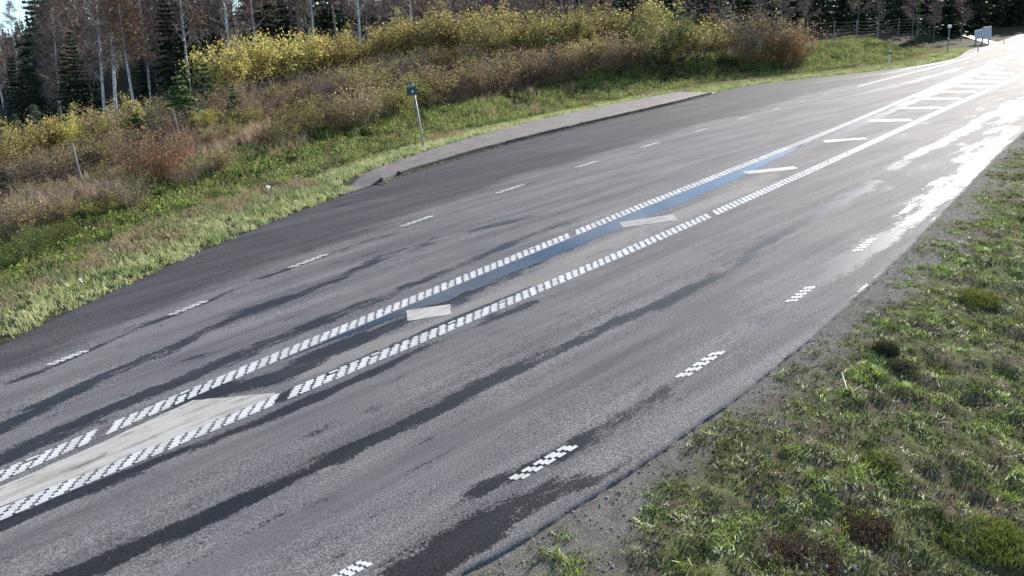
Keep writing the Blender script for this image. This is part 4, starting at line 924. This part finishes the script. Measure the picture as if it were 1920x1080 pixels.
def marker(px, py, hpx, label):
    p = hit(px, py); H = hpx / (FPX / depth(p)); o = group('marker_post', p, label, 'marker post')
    w = 0.06; V = [(-w, -w * .5, -0.2), (w, -w * .5, -0.2), (0, w, -0.2), (-w, -w * .5, H), (w, -w * .5, H), (0, w, H + 0.07)]
    obj('post', mesh('post', V, [(0, 1, 4, 3), (1, 2, 5, 4), (2, 0, 3, 5), (3, 4, 5)], MT['white']), o); w *= 1.06
    V = [(-w, -w * .5, H * .72), (w, -w * .5, H * .72), (0, w, H * .72), (-w, -w * .5, H * .86), (w, -w * .5, H * .86), (0, w, H * .86)]
    obj('band', mesh('band', V, [(0, 1, 4, 3), (1, 2, 5, 4), (2, 0, 3, 5)], MT['black']), o); return o
marker(1667, 124, 29, 'white roadside marker post with dark band at the foot of the grassy bank')
marker(1834, 98, 16, 'small white marker post on the verge near the side road')
marker(1882, 84, 7, 'tiny marker post at the mouth of the side road')
p = hit(1776, 101); H = 47 / (FPX / depth(p)); pp = group('roadside_pole', p, 'thin grey pole with small box on top on the far verge', 'pole')
obj('post', mesh('post', *cyl(0.05, 0.05, H + 0.2, 10), MT['galv']), pp, (0, 0, -0.2)); box('top_box', pp, (0, 0, H + 0.1), (0.24, 0.20, 0.22), MT['board'], (0, 0, YAW)); box('collar', pp, (0, 0, H * 0.55), (0.16, 0.16, 0.24), MT['rib'], (0, 0, YAW))
# stepped pale board beyond the bank
d_ = ray(1842, 76); rr = 92.0; x_, y_ = np.array([d_[0], d_[1]]) / math.hypot(d_[0], d_[1]) * rr; tz = float(T(x_, y_)); ppm = FPX / depth((x_, y_, tz))
zc = CH + rr * ray(1842, 62)[2] / math.hypot(*ray(1842, 62)[:2]); bo = group('direction_board', (x_, y_, tz), 'pale stepped board with dark vertical ribs beyond the side road', 'board')
Wd = 28 / ppm; Hh = 22 / ppm; az = YAW - 0.45
U = Vector((math.cos(az), math.sin(az), 0)); Nn = Vector((math.sin(az), -math.cos(az), 0))
z0 = zc - tz
a1 = box('board_panel', bo, U * (-Wd * 0.26) + Vector((0, 0, z0 - Hh * 0.06)), (Wd * 0.48, 0.06, Hh * 0.72), MT['board'], (0, -0.10, az)); a2 = box('board_panel', bo, U * (Wd * 0.25) + Vector((0, 0, z0 + 0.02)), (Wd * 0.48, 0.06, Hh * 1.0), MT['board'], (0, -0.10, az))
for a_, ww, hh_, n in ((a1, Wd * 0.48, Hh * 0.72, 3), (a2, Wd * 0.48, Hh, 3)):
    for q in range(n): box('rib', a_, (ww * (-0.32 + 0.64 * q / (n - 1)), -0.04, 0), (0.035, 0.03, hh_ * 0.8), MT['rib'])
for q in (-0.38, 0.0, 0.38): box('leg', bo, U * (Wd * q) + Nn * -0.09 + Vector((0, 0, z0 / 2 - 0.3)), (0.12, 0.1, z0 + 0.4), MT['rib'], (0, 0, az))

# ------------------------------------------------------------------ odds and ends on the ground
def lump(seed, s, n=10, m=6, rough=0.3):
    r = np.random.default_rng(seed); V = []; F = []
    for i in range(m + 1):
        th = math.pi * i / m
        for j in range(n):
            a = 2 * math.pi * j / n; k = 1 + r.normal(0, rough * 0.35); V.append((s[0] * k * math.sin(th) * math.cos(a), s[1] * k * math.sin(th) * math.sin(a), s[2] * k * math.cos(th)))
    for i in range(m):
        for j in range(n): F.append((i * n + j, (i + 1) * n + j, (i + 1) * n + (j + 1) % n, i * n + (j + 1) % n))
    return V, F
def bank_at(px, py):
    d = ray(px, py); s = np.arange(4, 60, 0.02); x = d[0] * s; y = d[1] * s; e = CH + d[2] * s - bank_z(y, x - NE(y)); i = np.argmax(e < 0); return np.array([x[i], y[i], CH + d[2] * s[i]])
def tussock(px, py, r, h, n, cols, name, label, cat, wid=0.005):
    b = bank_at(px, py); g_ = np.random.default_rng(int(px)); pm = PM(); a = g_.uniform(0, 6.28, n); q = r * np.sqrt(g_.random(n))
    P = np.stack([q * np.cos(a), q * np.sin(a), -0.02 - 0 * q], 1); blades(pm, P, 5, h * (1.1 - 0.5 * (q / r)), g_, pal(g_, n, cols, var=0.25), wid, 0.8)
    return obj(name, pm.mesh(name, MT['blade']), None, b, label=label, cat=cat)
tussock(1660, 660, 0.16, 0.20, 160, [(0.045, 0.055, 0.025), (0.06, 0.07, 0.03)], 'grass_tussock', 'dark round grass tussock standing alone on the near bank', 'grass tussock')
tussock(1690, 690, 0.18, 0.12, 130, [(0.07, 0.065, 0.035), (0.09, 0.09, 0.04)], 'grass_tussock', 'low brownish tussock beside the dark round one on the near bank', 'grass tussock')
tussock(1500, 1045, 0.38, 0.10, 420, [(0.10, 0.064, 0.05), (0.13, 0.085, 0.06), (0.075, 0.052, 0.042)], 'heather_clump', 'dark brown heather clump on the near bank', 'heather', 0.006)
tussock(1625, 990, 0.26, 0.085, 240, [(0.115, 0.08, 0.05), (0.14, 0.10, 0.06)], 'heather_clump', 'smaller brown heather patch up the bank from the dark brown clump', 'heather', 0.006)
tussock(1850, 1010, 0.42, 0.11, 420, [(0.13, 0.19, 0.035), (0.19, 0.24, 0.05)], 'grass_tussock', 'bright green fresh grass patch low on the near bank', 'grass tussock')
tussock(1650, 870, 0.22, 0.11, 240, [(0.13, 0.17, 0.04), (0.17, 0.20, 0.05)], 'grass_tussock', 'light green grass patch amid the gravelly middle of the bank', 'grass tussock')
tussock(1830, 560, 0.35, 0.14, 320, [(0.15, 0.18, 0.035), (0.20, 0.22, 0.05)], 'grass_tussock', 'yellow-green grass patch on the bank beyond the dark tussock', 'grass tussock')
for k, (px, py, s) in enumerate([(1545, 1062, 0.06), (1580, 1072, 0.05), (1600, 1064, 0.04), (1525, 1074, 0.045)]):
    obj('stone', mesh('stone', *lump(300 + k, (s, s * 0.7, s * 0.4), 7, 5, 0.6), MT['stone'], smooth=False), None, bank_at(px, py) + [0, 0, s * 0.15], label='pale angular stone below the dark brown heather clump', cat='stone', group='pale stones below the heather')
a_, b_ = bank_at(1588, 733), bank_at(1578, 706); b_ = b_ + [0, 0, 0.05]; dv = Vector(b_ - a_); st = obj('stick', mesh('stick', *cyl(0.010, 0.006, dv.length, 6), MT['stick']), None, a_ + [0, 0, 0.02], label='bleached white stick lying on the near bank grass', cat='stick'); st.rotation_euler = dv.to_track_quat('Z', 'Y').to_euler()
for k, (px, py, w, lab) in enumerate([(505, 361, 0.20, 'white scrap of litter on the weeds above the mown verge'), (143, 430, 0.11, 'pale pinkish scrap of litter in the ditch weeds'), (1026, 160, 0.12, 'small pale scrap of litter below the brown bushes'), (155, 540, 0.09, 'white scrap of litter in the mown verge grass')]):
    h_ = hit(px, py); r = np.random.default_rng(400 + k); n = 6; V = [(w * (i / (n - 1) - .5), w * 0.6 * (j / (n - 1) - .5), 0.18 + r.normal(0, 0.03)) for i in range(n) for j in range(n)]
    obj('litter', mesh('litter', V, [(i * n + j, (i + 1) * n + j, (i + 1) * n + j + 1, i * n + j + 1) for i in range(n - 1) for j in range(n - 1)], MT['white']), None, h_, label=lab, cat='litter')
